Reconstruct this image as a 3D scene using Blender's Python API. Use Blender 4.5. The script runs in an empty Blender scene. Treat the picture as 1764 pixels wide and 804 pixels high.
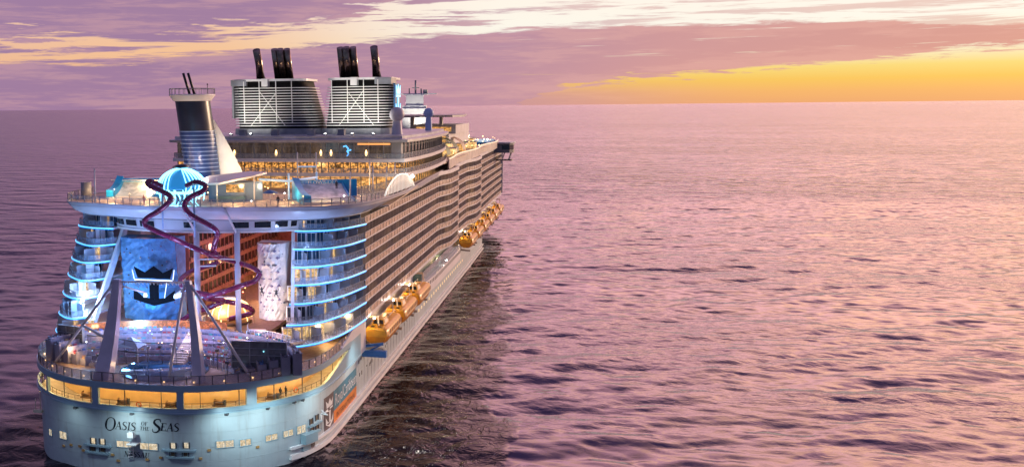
import bpy, math, random
import numpy as np
from mathutils import Vector, Matrix
random.seed(11)
SC = bpy.context.scene
COL = SC.collection
rad = math.radians

# ------------------------------------------------------------------ camera
cd = bpy.data.cameras.new("camera")
cam = bpy.data.objects.new("camera", cd); COL.objects.link(cam)
r0 = Vector((0.963986, 0.265753, -0.010324)); r1 = Vector((0.022078, -0.11865, -0.992691)); r2 = Vector((-0.265036, 0.956712, -0.120244))
M4 = Matrix(((r0.x, -r1.x, -r2.x, 68.0), (r0.y, -r1.y, -r2.y, -143.0), (r0.z, -r1.z, -r2.z, 57.0), (0, 0, 0, 1)))
cam.matrix_world = M4
cd.sensor_fit = 'HORIZONTAL'; cd.sensor_width = 36.0
cd.lens = 1800.0 / 1764.0 * 36.0
cd.shift_x = (882.0 - 532.0) / 1764.0
cd.clip_start = 1.0; cd.clip_end = 200000.0
SC.camera = cam

# ------------------------------------------------------------------ colour management
SC.view_settings.view_transform = 'Standard'
SC.view_settings.look = 'None'
SC.view_settings.exposure = 0.0
SC.view_settings.gamma = 1.0
SC.view_settings.use_curve_mapping = False
SC.cycles.max_bounces = 5
SC.cycles.diffuse_bounces = 2
SC.cycles.glossy_bounces = 3
SC.cycles.transparent_max_bounces = 12
SC.cycles.sample_clamp_indirect = 4.0
SC.cycles.sample_clamp_direct = 0.0
SC.cycles.caustics_reflective = False
SC.cycles.caustics_refractive = False

def s2l(c):
    return tuple((x / 255 / 12.92) if x / 255 <= .04045 else ((x / 255 + .055) / 1.055) ** 2.4 for x in c)

SUN_AZ, SUN_EL = 38.0, 7.0          # degrees, clockwise from the ship's heading (+Y)
sdir = Vector((math.sin(rad(SUN_AZ)) * math.cos(rad(SUN_EL)), math.cos(rad(SUN_AZ)) * math.cos(rad(SUN_EL)), math.sin(rad(SUN_EL))))

# ------------------------------------------------------------------ world: dusk sky with a cloud bank
W = bpy.data.worlds.new("World"); SC.world = W; W.use_nodes = True
nt = W.node_tree; nt.nodes.clear(); N = nt.nodes; L = nt.links

class G:
    """tiny node-expression helper"""
    def __init__(s, tree): s.t = tree
    def n(s, typ, **kw):
        x = s.t.nodes.new(typ)
        for k, v in kw.items(): setattr(x, k, v)
        return x
    def put(s, sock, v):
        if hasattr(v, 'is_output'): s.t.links.new(v, sock)
        elif isinstance(v, (tuple, list)):
            sock.default_value = tuple(v) + ((1.0,) if len(v) == 3 and len(sock.default_value) == 4 else ())
        else: sock.default_value = v
    def m(s, op, a, b=None, c=None):
        x = s.n('ShaderNodeMath', operation=op)
        s.put(x.inputs[0], a)
        if b is not None: s.put(x.inputs[1], b)
        if c is not None: s.put(x.inputs[2], c)
        return x.outputs[0]
    def ss(s, a, lo, hi):
        x = s.n('ShaderNodeMapRange', interpolation_type='SMOOTHSTEP')
        s.put(x.inputs[0], a); s.put(x.inputs[1], lo); s.put(x.inputs[2], hi)
        x.inputs[3].default_value = 0; x.inputs[4].default_value = 1
        return x.outputs[0]
    def mix(s, f, a, b):
        x = s.n('ShaderNodeMix', data_type='RGBA')
        s.put(x.inputs[0], f); s.put(x.inputs[6], a); s.put(x.inputs[7], b)
        return x.outputs[2]
    def ramp(s, f, stops, interp='LINEAR'):
        x = s.n('ShaderNodeValToRGB'); cr = x.color_ramp; cr.interpolation = interp
        while len(cr.elements) < len(stops): cr.elements.new(.5)
        for e, (p, c) in zip(cr.elements, stops):
            e.position = p; e.color = tuple(c) + (1,) if not isinstance(c, float) else (c, c, c, 1)
        s.put(x.inputs[0], f); return x.outputs[0]
    def lookup(s, f, lo, hi, pts, top):
        """piecewise-linear table: input range lo..hi, output value/top stored in a ramp"""
        u = s.m('DIVIDE', s.m('SUBTRACT', f, lo), hi - lo)
        c = s.ramp(u, [((p - lo) / (hi - lo), float(v / top)) for p, v in pts])
        return s.m('MULTIPLY', c, top)
    def noise(s, vec, scale, detail=4, rough=.55, dist=0.0):
        x = s.n('ShaderNodeTexNoise'); s.put(x.inputs['Vector'], vec)
        x.inputs['Scale'].default_value = scale; x.inputs['Detail'].default_value = detail
        x.inputs['Roughness'].default_value = rough; x.inputs['Distortion'].default_value = dist
        return x.outputs[0]
    def xyz(s, a, b, c=0.0):
        x = s.n('ShaderNodeCombineXYZ'); s.put(x.inputs[0], a); s.put(x.inputs[1], b); s.put(x.inputs[2], c)
        return x.outputs[0]

g = G(nt)
tc = g.n('ShaderNodeTexCoord'); sp = g.n('ShaderNodeSeparateXYZ'); L.new(tc.outputs['Generated'], sp.inputs[0])
dx, dy, dz = sp.outputs
az = g.m('MULTIPLY', g.m('ARCTAN2', dx, dy), 57.29578)
el = g.m('MULTIPLY', g.m('ARCSINE', dz), 57.29578)
vn = g.xyz(g.m('MULTIPLY', az, .16), g.m('MULTIPLY', el, 1.25), 3.1)
n1 = g.noise(vn, 1.0, 6, .58, .25)                          # streaky
n2 = g.noise(g.xyz(g.m('MULTIPLY', az, .05), g.m('MULTIPLY', el, .5), 9.0), 1.0, 3, .5)
nz = g.m('SUBTRACT', n1, .5)
nz2 = g.m('SUBTRACT', n2, .5)
n3 = g.noise(g.xyz(g.m('MULTIPLY', az, .42), g.m('MULTIPLY', el, 4.6), 5.0), 1.0, 6, .66, .4)
nz3 = g.m('SUBTRACT', n3, .5)
# clear sky behind the clouds
rightness = g.ss(az, -30.0, 20.0)
clearR = g.ramp(g.m('DIVIDE', el, 10.0), [(0.0, s2l((246, 176, 118))), (.05, s2l((252, 186, 112))), (.11, s2l((255, 204, 98))), (.17, s2l((255, 224, 128))), (.25, s2l((255, 247, 215))), (.40, (1.06, 1.01, .90)), (.55, (1.10, 1.0, .88)), (1.0, (1.5, 1.25, 1.15))])
clearL = g.ramp(g.m('DIVIDE', el, 10.0), [(0.0, s2l((205, 150, 160))), (.25, s2l((255, 200, 150))), (.42, s2l((252, 205, 170))), (.6, s2l((250, 215, 195))), (1.0, s2l((238, 205, 200)))])
clear = g.mix(g.ss(az, -22.0, -4.0), clearL, clearR)
# cloud colour
cc = g.ramp(g.m('DIVIDE', g.m('ADD', az, 40.0), 70.0), [(0.0, s2l((156, 124, 164))), (.3, s2l((172, 132, 166))), (.5, s2l((200, 150, 168))), (.62, s2l((224, 162, 158))), (.8, s2l((232, 163, 146))), (1.0, s2l((236, 168, 136)))])
cc = g.mix(g.m('MULTIPLY', g.ss(el, 0.0, 3.2), .35), cc, g.mix(.5, cc, s2l((150, 118, 165))))
cc = g.mix(g.m('MULTIPLY', g.ss(g.m('MULTIPLY_ADD', nz3, .6, n1), .42, .66), .5), cc, g.mix(.55, cc, s2l((250, 192, 178))))
# main bank
T = g.lookup(az, -40, 30, [(-40, 2.0), (-32, 2.35), (-23, 2.6), (-17, 3.05), (-10, 3.75), (-3, 3.95), (10, 3.95), (19, 3.35), (30, 2.9)], 5.0)
B = g.lookup(az, -40, 30, [(-40, -1.5 + 2), (-6, -1.5 + 2), (-3.2, .3 + 2), (-1.5, 1.0 + 2), (5, 1.5 + 2), (19, 2.45 + 2), (30, 3.0 + 2)], 6.0)
B = g.m('SUBTRACT', B, 2.0)
top_d = g.m('ADD', g.m('ADD', g.m('SUBTRACT', T, el), g.m('MULTIPLY', nz, 1.0)), g.m('MULTIPLY', nz3, .8))
bot_d = g.m('ADD', g.m('ADD', g.m('SUBTRACT', el, B), g.m('MULTIPLY', nz, .9)), g.m('MULTIPLY', nz3, 2.2))
bank = g.m('MULTIPLY', g.ss(top_d, -.08, .18), g.ss(bot_d, -.16, .22))
hole = g.m('MULTIPLY', g.ss(g.noise(g.xyz(g.m('MULTIPLY', az, .13), g.m('MULTIPLY', el, 5.5), 33.0), 1.0, 5, .6, .3), .60, .68), g.m('MULTIPLY', g.ss(az, -9.0, 4.0), .8))
hole = g.m('MULTIPLY', hole, g.ss(el, .9, 1.9))
bank = g.m('MULTIPLY', bank, g.m('SUBTRACT', 1.0, hole))
# upper left deck of cloud
U = g.lookup(az, -40, 30, [(-40, 3.7), (-32, 3.8), (-23, 3.75), (-17, 4.15), (-12, 5.1), (-8, 6.8), (-3, 8.5), (30, 9.5)], 10.0)
up_d = g.m('ADD', g.m('ADD', g.m('SUBTRACT', el, U), g.m('MULTIPLY', nz, 3.6)), g.m('MULTIPLY', nz3, 2.6))
upper = g.ss(up_d, -.12, .28)
# loose streaks in the gap
st = g.m('MULTIPLY', g.ss(g.noise(g.xyz(g.m('MULTIPLY', az, .11), g.m('MULTIPLY', el, 1.9), 21.0), 1.0, 6, .66, .35), .50, .585), g.m('SUBTRACT', 1.0, g.m('MULTIPLY', g.ss(az, -12.0, 2.0), .45)))
st = g.m('MULTIPLY', st, g.ss(el, 1.9, 2.5))
lowfade = g.m('MULTIPLY', g.m('SUBTRACT', 1.0, g.ss(az, -4.0, 9.0)), g.m('SUBTRACT', 1.0, g.ss(el, .2, 1.6)))
cover = g.m('MAXIMUM', g.m('MAXIMUM', g.m('MAXIMUM', bank, upper), st), g.m('MULTIPLY', lowfade, .75))
# pale haze low on the right under the bank
sky_c = g.mix(cover, clear, cc)
# everything above the frame: broken cloud lit from the sunset, dimming to the far side
d_sun = g.m('ADD', g.m('MULTIPLY', dx, math.sin(rad(26.0))), g.m('MULTIPLY', dy, math.cos(rad(26.0))))
hi_side = g.ramp(g.m('MULTIPLY_ADD', d_sun, .5, .5), [(0.0, s2l((92, 118, 150))), (.45, s2l((116, 120, 158))), (.70, s2l((176, 146, 178))), (.82, s2l((212, 154, 190))), (.92, s2l((250, 182, 182))), (1.0, s2l((255, 194, 168)))])
hv = g.xyz(g.m('MULTIPLY', dx, 5.0), g.m('MULTIPLY', dy, 5.0), g.m('MULTIPLY', dz, 12.0))
gain_d = g.ramp(g.m('MULTIPLY_ADD', d_sun, .5, .5), [(0.0, 0.0), (.70, 0.0), (.82, .18), (.92, .72), (1.0, 1.0)])
gain = g.m('MULTIPLY_ADD', g.m('MULTIPLY', gain_d, g.ss(el, 10.0, 20.0)), 4.3, 1.0)
hi_side = g.mix(g.m('MULTIPLY', g.m('SUBTRACT', 1.0, g.ss(el, 9.0, 20.0)), g.m('MULTIPLY', gain_d, .8)), hi_side, s2l((206, 146, 182)))
hn = g.ss(g.noise(hv, 1.0, 5, .55, .3), .36, .64)
hn2 = g.ss(g.noise(g.xyz(g.m('MULTIPLY', dx, 7.0), g.m('MULTIPLY', dy, 3.0), g.m('MULTIPLY', dz, 16.0)), 1.0, 4, .55, .3), .44, .60)
hi = g.mix(g.m('MULTIPLY', hn, .55), hi_side, g.mix(.55, hi_side, s2l((120, 100, 160))))
hi = g.mix(g.m('MULTIPLY', g.m('MULTIPLY', hn2, .65), gain_d), hi, s2l((255, 198, 142)))
hs = g.n('ShaderNodeVectorMath', operation='SCALE'); L.new(hi, hs.inputs[0]); L.new(gain, hs.inputs[3])
hi = g.mix(g.ss(el, 20.0, 46.0), hs.outputs[0], s2l((120, 106, 154)))
sky_c = g.mix(g.ss(el, 6.2, 11.0), sky_c, hi)
# opposite half of the sky near the horizon: blue-grey dusk
sky_c = g.mix(g.ss(g.m('MULTIPLY', d_sun, -1.0), -.72, .1), sky_c, hi)
nish = g.n('ShaderNodeTexSky', sky_type='NISHITA', sun_disc=False)
nish.sun_elevation = rad(SUN_EL); nish.sun_rotation = rad(SUN_AZ)
b1 = g.n('ShaderNodeBackground'); g.put(b1.inputs[0], sky_c); b1.inputs[1].default_value = 1.0
b2 = g.n('ShaderNodeBackground'); L.new(nish.outputs[0], b2.inputs[0]); b2.inputs[1].default_value = 0.05
b3 = g.n('ShaderNodeMixShader'); b3.inputs[0].default_value = .10
L.new(b1.outputs[0], b3.inputs[1]); L.new(b2.outputs[0], b3.inputs[2])
wo = g.n('ShaderNodeOutputWorld'); L.new(b3.outputs[0], wo.inputs[0])

# ------------------------------------------------------------------ sun
sl = bpy.data.lights.new("sun", 'SUN'); sl.energy = 2.3; sl.angle = rad(9.0); sl.color = (1.0, .68, .44)
so = bpy.data.objects.new("sun", sl); COL.objects.link(so); so.rotation_euler = sdir.to_track_quat('Z', 'Y').to_euler()

# ------------------------------------------------------------------ materials
MATS = {}
def mat(name, c, rough=.5, metal=0.0, var=.15, scale=.35, emit=None, es=0.0, alpha=1.0, spec=.5, bump=0.0, bscale=3.0):
    if name in MATS: return MATS[name]
    m = bpy.data.materials.new(name); m.use_nodes = True; t = m.node_tree; q = G(t)
    p = t.nodes['Principled BSDF']
    p.inputs['Roughness'].default_value = rough; p.inputs['Metallic'].default_value = metal
    p.inputs['Specular IOR Level'].default_value = spec
    co = q.n('ShaderNodeTexCoord').outputs['Object']
    if var > 0:
        nn = q.noise(co, scale, 5, .6)
        dk = tuple(x * (1 - var) for x in c); lt = tuple(min(1, x * (1 + var)) for x in c)
        q.put(p.inputs['Base Color'], q.mix(q.ss(nn, .3, .7), dk, lt))
    else: q.put(p.inputs['Base Color'], c)
    if emit:
        q.put(p.inputs['Emission Color'], emit); p.inputs['Emission Strength'].default_value = es
    if bump:
        b = q.n('ShaderNodeBump'); b.inputs['Strength'].default_value = bump; b.inputs['Distance'].default_value = .3
        t.links.new(q.noise(co, bscale, 4, .6), b.inputs['Height']); t.links.new(b.outputs[0], p.inputs['Normal'])
    p.inputs['Alpha'].default_value = alpha
    MATS[name] = m; return m

def lit_mat(name, c, es, lo=.25, sx=.45, sz=.9, thr=(.38, .66), dark=(.02, .012, .006)):
    """a lit interior seen through panes: mottled warm light, brighter and dimmer spots"""
    if name in MATS: return MATS[name]
    m = bpy.data.materials.new(name); m.use_nodes = True; t = m.node_tree; q = G(t)
    p = t.nodes['Principled BSDF']; p.inputs['Roughness'].default_value = .12
    q.put(p.inputs['Base Color'], dark)
    o = q.n('ShaderNodeTexCoord').outputs['Object']
    mp = q.n('ShaderNodeMapping'); mp.inputs['Scale'].default_value = (sx, sx, sz); t.links.new(o, mp.inputs[0])
    a = q.ss(q.noise(mp.outputs[0], 1.6, 6, .68), *thr)
    v = q.n('ShaderNodeTexVoronoi', feature='F1'); t.links.new(mp.outputs[0], v.inputs['Vector']); v.inputs['Scale'].default_value = 2.3
    spots = q.m('SUBTRACT', 1.0, q.ss(v.outputs['Distance'], .08, .28))
    f = q.m('ADD', q.m('MULTIPLY_ADD', a, 1 - lo, lo), q.m('MULTIPLY', spots, .7))
    warm = q.mix(q.noise(mp.outputs[0], .9, 2), tuple(x * y for x, y in zip(c, (1, .72, .45))), tuple(min(1, x * y) for x, y in zip(c, (1, 1.15, 1.5))))
    q.put(p.inputs['Emission Color'], warm)
    t.links.new(q.m('MULTIPLY', f, es), p.inputs['Emission Strength'])
    MATS[name] = m; return m

white = mat('white_paint', (.72, .71, .72), .35, var=.10, scale=.25)
white2 = mat('white_steel', (.78, .77, .76), .4, var=.06)
rubm = mat('rub_rail_white', (.86, .84, .83), .4, var=.06)
hullm = mat('hull_flood_tint', (.30, .45, .52), .32, var=.05, scale=.12)  # white hull at the stern, teal of the floodlights put into the colour
hullw = mat('hull_white', (.74, .73, .74), .33, var=.06, scale=.15)
grey = mat('grey_steel', (.25, .26, .29), .45, var=.2)
dgrey = mat('dark_steel', (.07, .075, .085), .4, var=.25)
black = mat('black_paint', (.012, .012, .014), .35, var=.3)
navy = mat('navy_paint', (.022, .03, .055), .28, var=.2)
blue = mat('blue_paint', (.03, .12, .38), .3, var=.15)
poolb = mat('blue_vinyl', (.01, .30, .70), .35, var=.2)
deckm = mat('teak_deck', (.30, .21, .14), .6, var=.25, scale=1.5)
deckg = mat('deck_coating', (.33, .30, .30), .6, var=.2, scale=.6)
roofm = mat('roof_membrane', (.42, .44, .50), .35, var=.25, scale=.25)
tan = mat('balcony_reflection', (.54, .385, .27), .3, var=.55, scale=1.3, spec=.6)  # sky and water reflections of the glass rails painted as mottled tan
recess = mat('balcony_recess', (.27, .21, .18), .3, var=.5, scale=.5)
partm = mat('balcony_divider', (.72, .60, .50), .45, var=.2)
terra = mat('terracotta_cladding', (.40, .13, .09), .5, var=.25, scale=.8)
glassd = mat('dark_glass', (.018, .022, .028), .06, var=.4, scale=.4, spec=.8)
glassb = mat('blue_glass', (.03, .07, .12), .06, var=.4, scale=.4, spec=.8)
neon = mat('cyan_neon', (.05, .2, .5), .4, var=0, emit=(.02, .30, .95), es=1.0)
neonw = mat('cyan_neon_core', (.3, .7, 1), .4, var=0, emit=(.16, .62, 1.0), es=2.2)
led = mat('white_blue_led', (.3, .6, .8), .4, var=0, emit=(.26, .78, 1.0), es=2.6)
lampw = mat('lamp_white', (.8, .8, .8), .4, var=0, emit=(.95, .98, 1.0), es=6.0)
lampy = mat('lamp_warm', (.8, .7, .5), .4, var=0, emit=(1.0, .60, .24), es=4.5)
lampr = mat('lamp_red', (.8, .2, .1), .4, var=0, emit=(1.0, .22, .12), es=8.0)
orange = mat('lifeboat_orange', (.66, .24, .012), .35, var=.12, scale=.8)
orange2 = mat('lifeboat_yellow', (.76, .35, .028), .35, var=.12, scale=.8)
purple = mat('purple_slide', (.16, .016, .07), .18, var=.2, scale=.8, spec=.7)
sailm = mat('sail_fabric', (.78, .70, .60), .6, var=.08, scale=.3)
brass = mat('pipe_metal', (.20, .16, .13), .24, metal=.85, var=.5, scale=.5)
screenb = mat('screen_back', (.14, .145, .16), .5, var=.25, scale=1.0)
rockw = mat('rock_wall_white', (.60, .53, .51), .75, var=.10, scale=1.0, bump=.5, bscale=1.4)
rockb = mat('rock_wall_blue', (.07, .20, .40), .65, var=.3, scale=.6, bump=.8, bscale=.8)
gold = mat('gallery_paint', (.62, .42, .20), .5, var=.1)
litw = lit_mat('lit_interior', (1.0, .62, .22), 1.5)
litw2 = lit_mat('lit_restaurant', (1.0, .46, .10), 1.5, lo=.05, sx=1.0, sz=1.5, thr=(.42, .62))
litdim = lit_mat('dim_interior', (.9, .66, .5), .085, lo=.3, sx=.8, sz=.2)
litbright = lit_mat('bright_interior', (1.0, .52, .15), 1.2, lo=.2, sx=.8, sz=1.1)

def glass_mat(name, tint, fac):
    m = bpy.data.materials.new(name); m.use_nodes = True; t = m.node_tree; t.nodes.clear(); q = G(t)
    tr = q.n('ShaderNodeBsdfTransparent'); gl = q.n('ShaderNodeBsdfPrincipled')
    gl.inputs['Base Color'].default_value = (*tint, 1); gl.inputs['Roughness'].default_value = .12
    mx = q.n('ShaderNodeMixShader'); mx.inputs[0].default_value = fac
    t.links.new(tr.outputs[0], mx.inputs[1]); t.links.new(gl.outputs[0], mx.inputs[2])
    o = q.n('ShaderNodeOutputMaterial'); t.links.new(mx.outputs[0], o.inputs[0]); return m
railg = glass_mat('rail_glass', (.45, .50, .55), .28)
railb = glass_mat('rail_glass_blue', (.30, .42, .60), .26)
railm = glass_mat('rail_glass_mauve', (.50, .42, .46), .42)
netm = glass_mat('net_mesh', (.16, .12, .17), .45)
arcm = glass_mat('white_net', (.80, .76, .68), .62)

# ------------------------------------------------------------------ mesh helper
def spline(P, n=8):
    P = [Vector(p) for p in P]; out = []
    for i in range(len(P) - 1):
        a = P[max(i - 1, 0)]; b = P[i]; c = P[i + 1]; d = P[min(i + 2, len(P) - 1)]
        for k in range(n):
            t = k / n
            out.append(.5 * ((2 * b) + (c - a) * t + (2 * a - 5 * b + 4 * c - d) * t * t + (3 * b - a - 3 * c + d) * t ** 3))
    out.append(P[-1].copy()); return out
def off(P, d):
    """offset a plan curve to its right-hand side (outboard for curves drawn port -> stern -> starboard)"""
    o = []
    for i, p in enumerate(P):
        a = P[max(i - 1, 0)]; b = P[min(i + 1, len(P) - 1)]
        t = Vector((b[0] - a[0], b[1] - a[1]));
        if t.length < 1e-9: t = Vector((1, 0))
        t.normalize(); dd = d[i] if isinstance(d, (list, tuple)) else d
        o.append(Vector((p[0] + t.y * dd, p[1] - t.x * dd)))
    return o
def walk(P, step):
    """points and directions every `step` metres along a plan curve"""
    out = []; acc = 0.0; nxt = step * .5
    for a, b in zip(P[:-1], P[1:]):
        d = Vector((b[0] - a[0], b[1] - a[1])); l = d.length
        if l < 1e-9: continue
        while nxt <= acc + l:
            t = (nxt - acc) / l
            out.append((Vector((a[0] + d.x * t, a[1] + d.y * t)), d.normalized())); nxt += step
        acc += l
    return out

class MB:
    def __init__(s): s.v = []; s.f = []; s.mi = []; s.cur = 0; s.sm = []; s.smooth = False
    def face(s, idx): s.f.append(tuple(idx)); s.mi.append(s.cur); s.sm.append(s.smooth)
    def add(s, vs, fs):
        o = len(s.v); s.v.extend(tuple(v) for v in vs)
        for f in fs: s.face([i + o for i in f])
        return s
    def box(s, x0, x1, y0, y1, z0, z1):
        return s.add([(x0, y0, z0), (x1, y0, z0), (x1, y1, z0), (x0, y1, z0), (x0, y0, z1), (x1, y0, z1), (x1, y1, z1), (x0, y1, z1)],
                     [(0, 3, 2, 1), (4, 5, 6, 7), (0, 1, 5, 4), (1, 2, 6, 5), (2, 3, 7, 6), (3, 0, 4, 7)])
    def obox(s, c, hx, hy, z0, z1, d):
        """upright box centred on plan point c, half-size hx along direction d and hy across"""
        px, py = -d[1], d[0]; vs = []
        for z in (z0, z1):
            for a, b in ((-1, -1), (1, -1), (1, 1), (-1, 1)):
                vs.append((c[0] + d[0] * hx * a + px * hy * b, c[1] + d[1] * hx * a + py * hy * b, z))
        return s.add(vs, [(0, 3, 2, 1), (4, 5, 6, 7), (0, 1, 5, 4), (1, 2, 6, 5), (2, 3, 7, 6), (3, 0, 4, 7)])
    def beam(s, a, b, w=.2, h=None):
        a = Vector(a); b = Vector(b); d = (b - a).normalized(); h = h or w
        u = Vector((0, 0, 1)) if abs(d.z) < .95 else Vector((0, 1, 0))
        x = d.cross(u).normalized(); y = x.cross(d)
        vs = []
        for p in (a, b):
            for i, j in ((-1, -1), (1, -1), (1, 1), (-1, 1)): vs.append(p + x * w * .5 * i + y * h * .5 * j)
        return s.add(vs, [(0, 3, 2, 1), (4, 5, 6, 7), (0, 1, 5, 4), (1, 2, 6, 5), (2, 3, 7, 6), (3, 0, 4, 7)])
    def tube(s, P, r, n=8, cap=True):
        P = [Vector(p) for p in P]; sm = s.smooth; s.smooth = True
        rs = r if isinstance(r, (list, tuple)) else [r] * len(P)
        x = None; o = len(s.v)
        for i, p in enumerate(P):
            d = (P[min(i + 1, len(P) - 1)] - P[max(i - 1, 0)]).normalized()
            if x is None:
                u = Vector((0, 0, 1)) if abs(d.z) < .9 else Vector((0, 1, 0)); x = d.cross(u).normalized()
            else: x = (x - d * x.dot(d)).normalized()
            y = d.cross(x)
            for k in range(n):
                a = 2 * math.pi * k / n; s.v.append(tuple(p + (x * math.cos(a) + y * math.sin(a)) * rs[i]))
        for i in range(len(P) - 1):
            for k in range(n):
                k2 = (k + 1) % n; s.face((o + i * n + k, o + i * n + k2, o + (i + 1) * n + k2, o + (i + 1) * n + k))
        s.smooth = False
        if cap: s.face(tuple(o + k for k in range(n))[::-1]); s.face(tuple(o + (len(P) - 1) * n + k for k in range(n)))
        s.smooth = sm; return s
    def strips(s, rows, closed=False):
        """skin a grid of equal-length point rows"""
        o = len(s.v); n = len(rows[0])
        for r in rows: s.v.extend(tuple(p) for p in r)
        for i in range(len(rows) - 1):
            for k in range(n if closed else n - 1):
                k2 = (k + 1) % n
                s.face((o + i * n + k, o + i * n + k2, o + (i + 1) * n + k2, o + (i + 1) * n + k))
        return s
    def ribbon(s, P, z0, z1, th, lean=0.0):
        """solid band following plan curve P; lean pushes the top edge outboard"""
        A = P; Bt = off(P, lean) if lean != 0.0 else P
        a2 = off(P, -th); b2 = off(Bt, -th) if lean != 0.0 else a2
        f = lambda Q, z: [(p[0], p[1], z[i] if isinstance(z, (list, tuple)) else z) for i, p in enumerate(Q)]
        rows = [f(A, z0), f(Bt, z1), f(b2, z1), f(a2, z0), f(A, z0)]
        s.strips(rows); n = len(P); o = len(s.v) - 5 * n
        s.face((o, o + n, o + 2 * n, o + 3 * n)); s.face((o + n - 1, o + 4 * n - 1, o + 3 * n - 1, o + 2 * n - 1))
        return s
    def prism(s, poly, z0, z1):
        n = len(poly); o = len(s.v)
        for z in (z0, z1): s.v.extend((p[0], p[1], z) for p in poly)
        s.face(tuple(o + i for i in range(n))[::-1]); s.face(tuple(o + n + i for i in range(n)))
        for i in range(n):
            j = (i + 1) % n; s.face((o + i, o + j, o + n + j, o + n + i))
        return s
    def lathe(s, prof, c=(0, 0), n=20, a0=0.0, a1=2 * math.pi):
        sm = s.smooth; s.smooth = True; full = abs(a1 - a0 - 2 * math.pi) < 1e-6; rows = []
        for r, z in prof:
            rows.append([(c[0] + r * math.cos(a0 + (a1 - a0) * k / n), c[1] + r * math.sin(a0 + (a1 - a0) * k / n), z) for k in range(n if full else n + 1)])
        s.strips(rows, closed=full); s.smooth = sm; return s
    def build(s, name, mats, parent=None, smooth=False, label=None, kind=None):
        me = bpy.data.meshes.new(name); me.from_pydata(s.v, [], s.f)
        for m in (mats if isinstance(mats, (list, tuple)) else [mats]): me.materials.append(m)
        me.polygons.foreach_set('material_index', s.mi)
        me.polygons.foreach_set('use_smooth', [smooth or x for x in s.sm]); me.update()
        o = bpy.data.objects.new(name, me); COL.objects.link(o)
        if parent: o.parent = parent
        if label: o['label'] = label
        if kind: o['kind'] = kind
        return o

def tag(o, label, cat, group=None):
    o['label'] = label; o['category'] = cat
    if group: o['group'] = group
    return o
def empty(name, loc=(0, 0, 0), parent=None, rz=0.0):
    o = bpy.data.objects.new(name, None); COL.objects.link(o); o.location = loc; o.rotation_euler = (0, 0, rz)
    if parent: o.parent = parent
    return o
def lamp(kind, loc, energy, color, size=.4, target=None, spot=90, blend=.8):
    l = bpy.data.lights.new('lamp', kind); l.energy = energy; l.color = color
    if kind == 'AREA': l.size = size
    else: l.shadow_soft_size = size
    if kind == 'SPOT': l.spot_size = rad(spot); l.spot_blend = blend
    o = bpy.data.objects.new('lamp', l); COL.objects.link(o); o.location = loc
    if target: o.rotation_euler = (Vector(loc) - Vector(target)).to_track_quat('Z', 'Y').to_euler()
    return o

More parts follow.
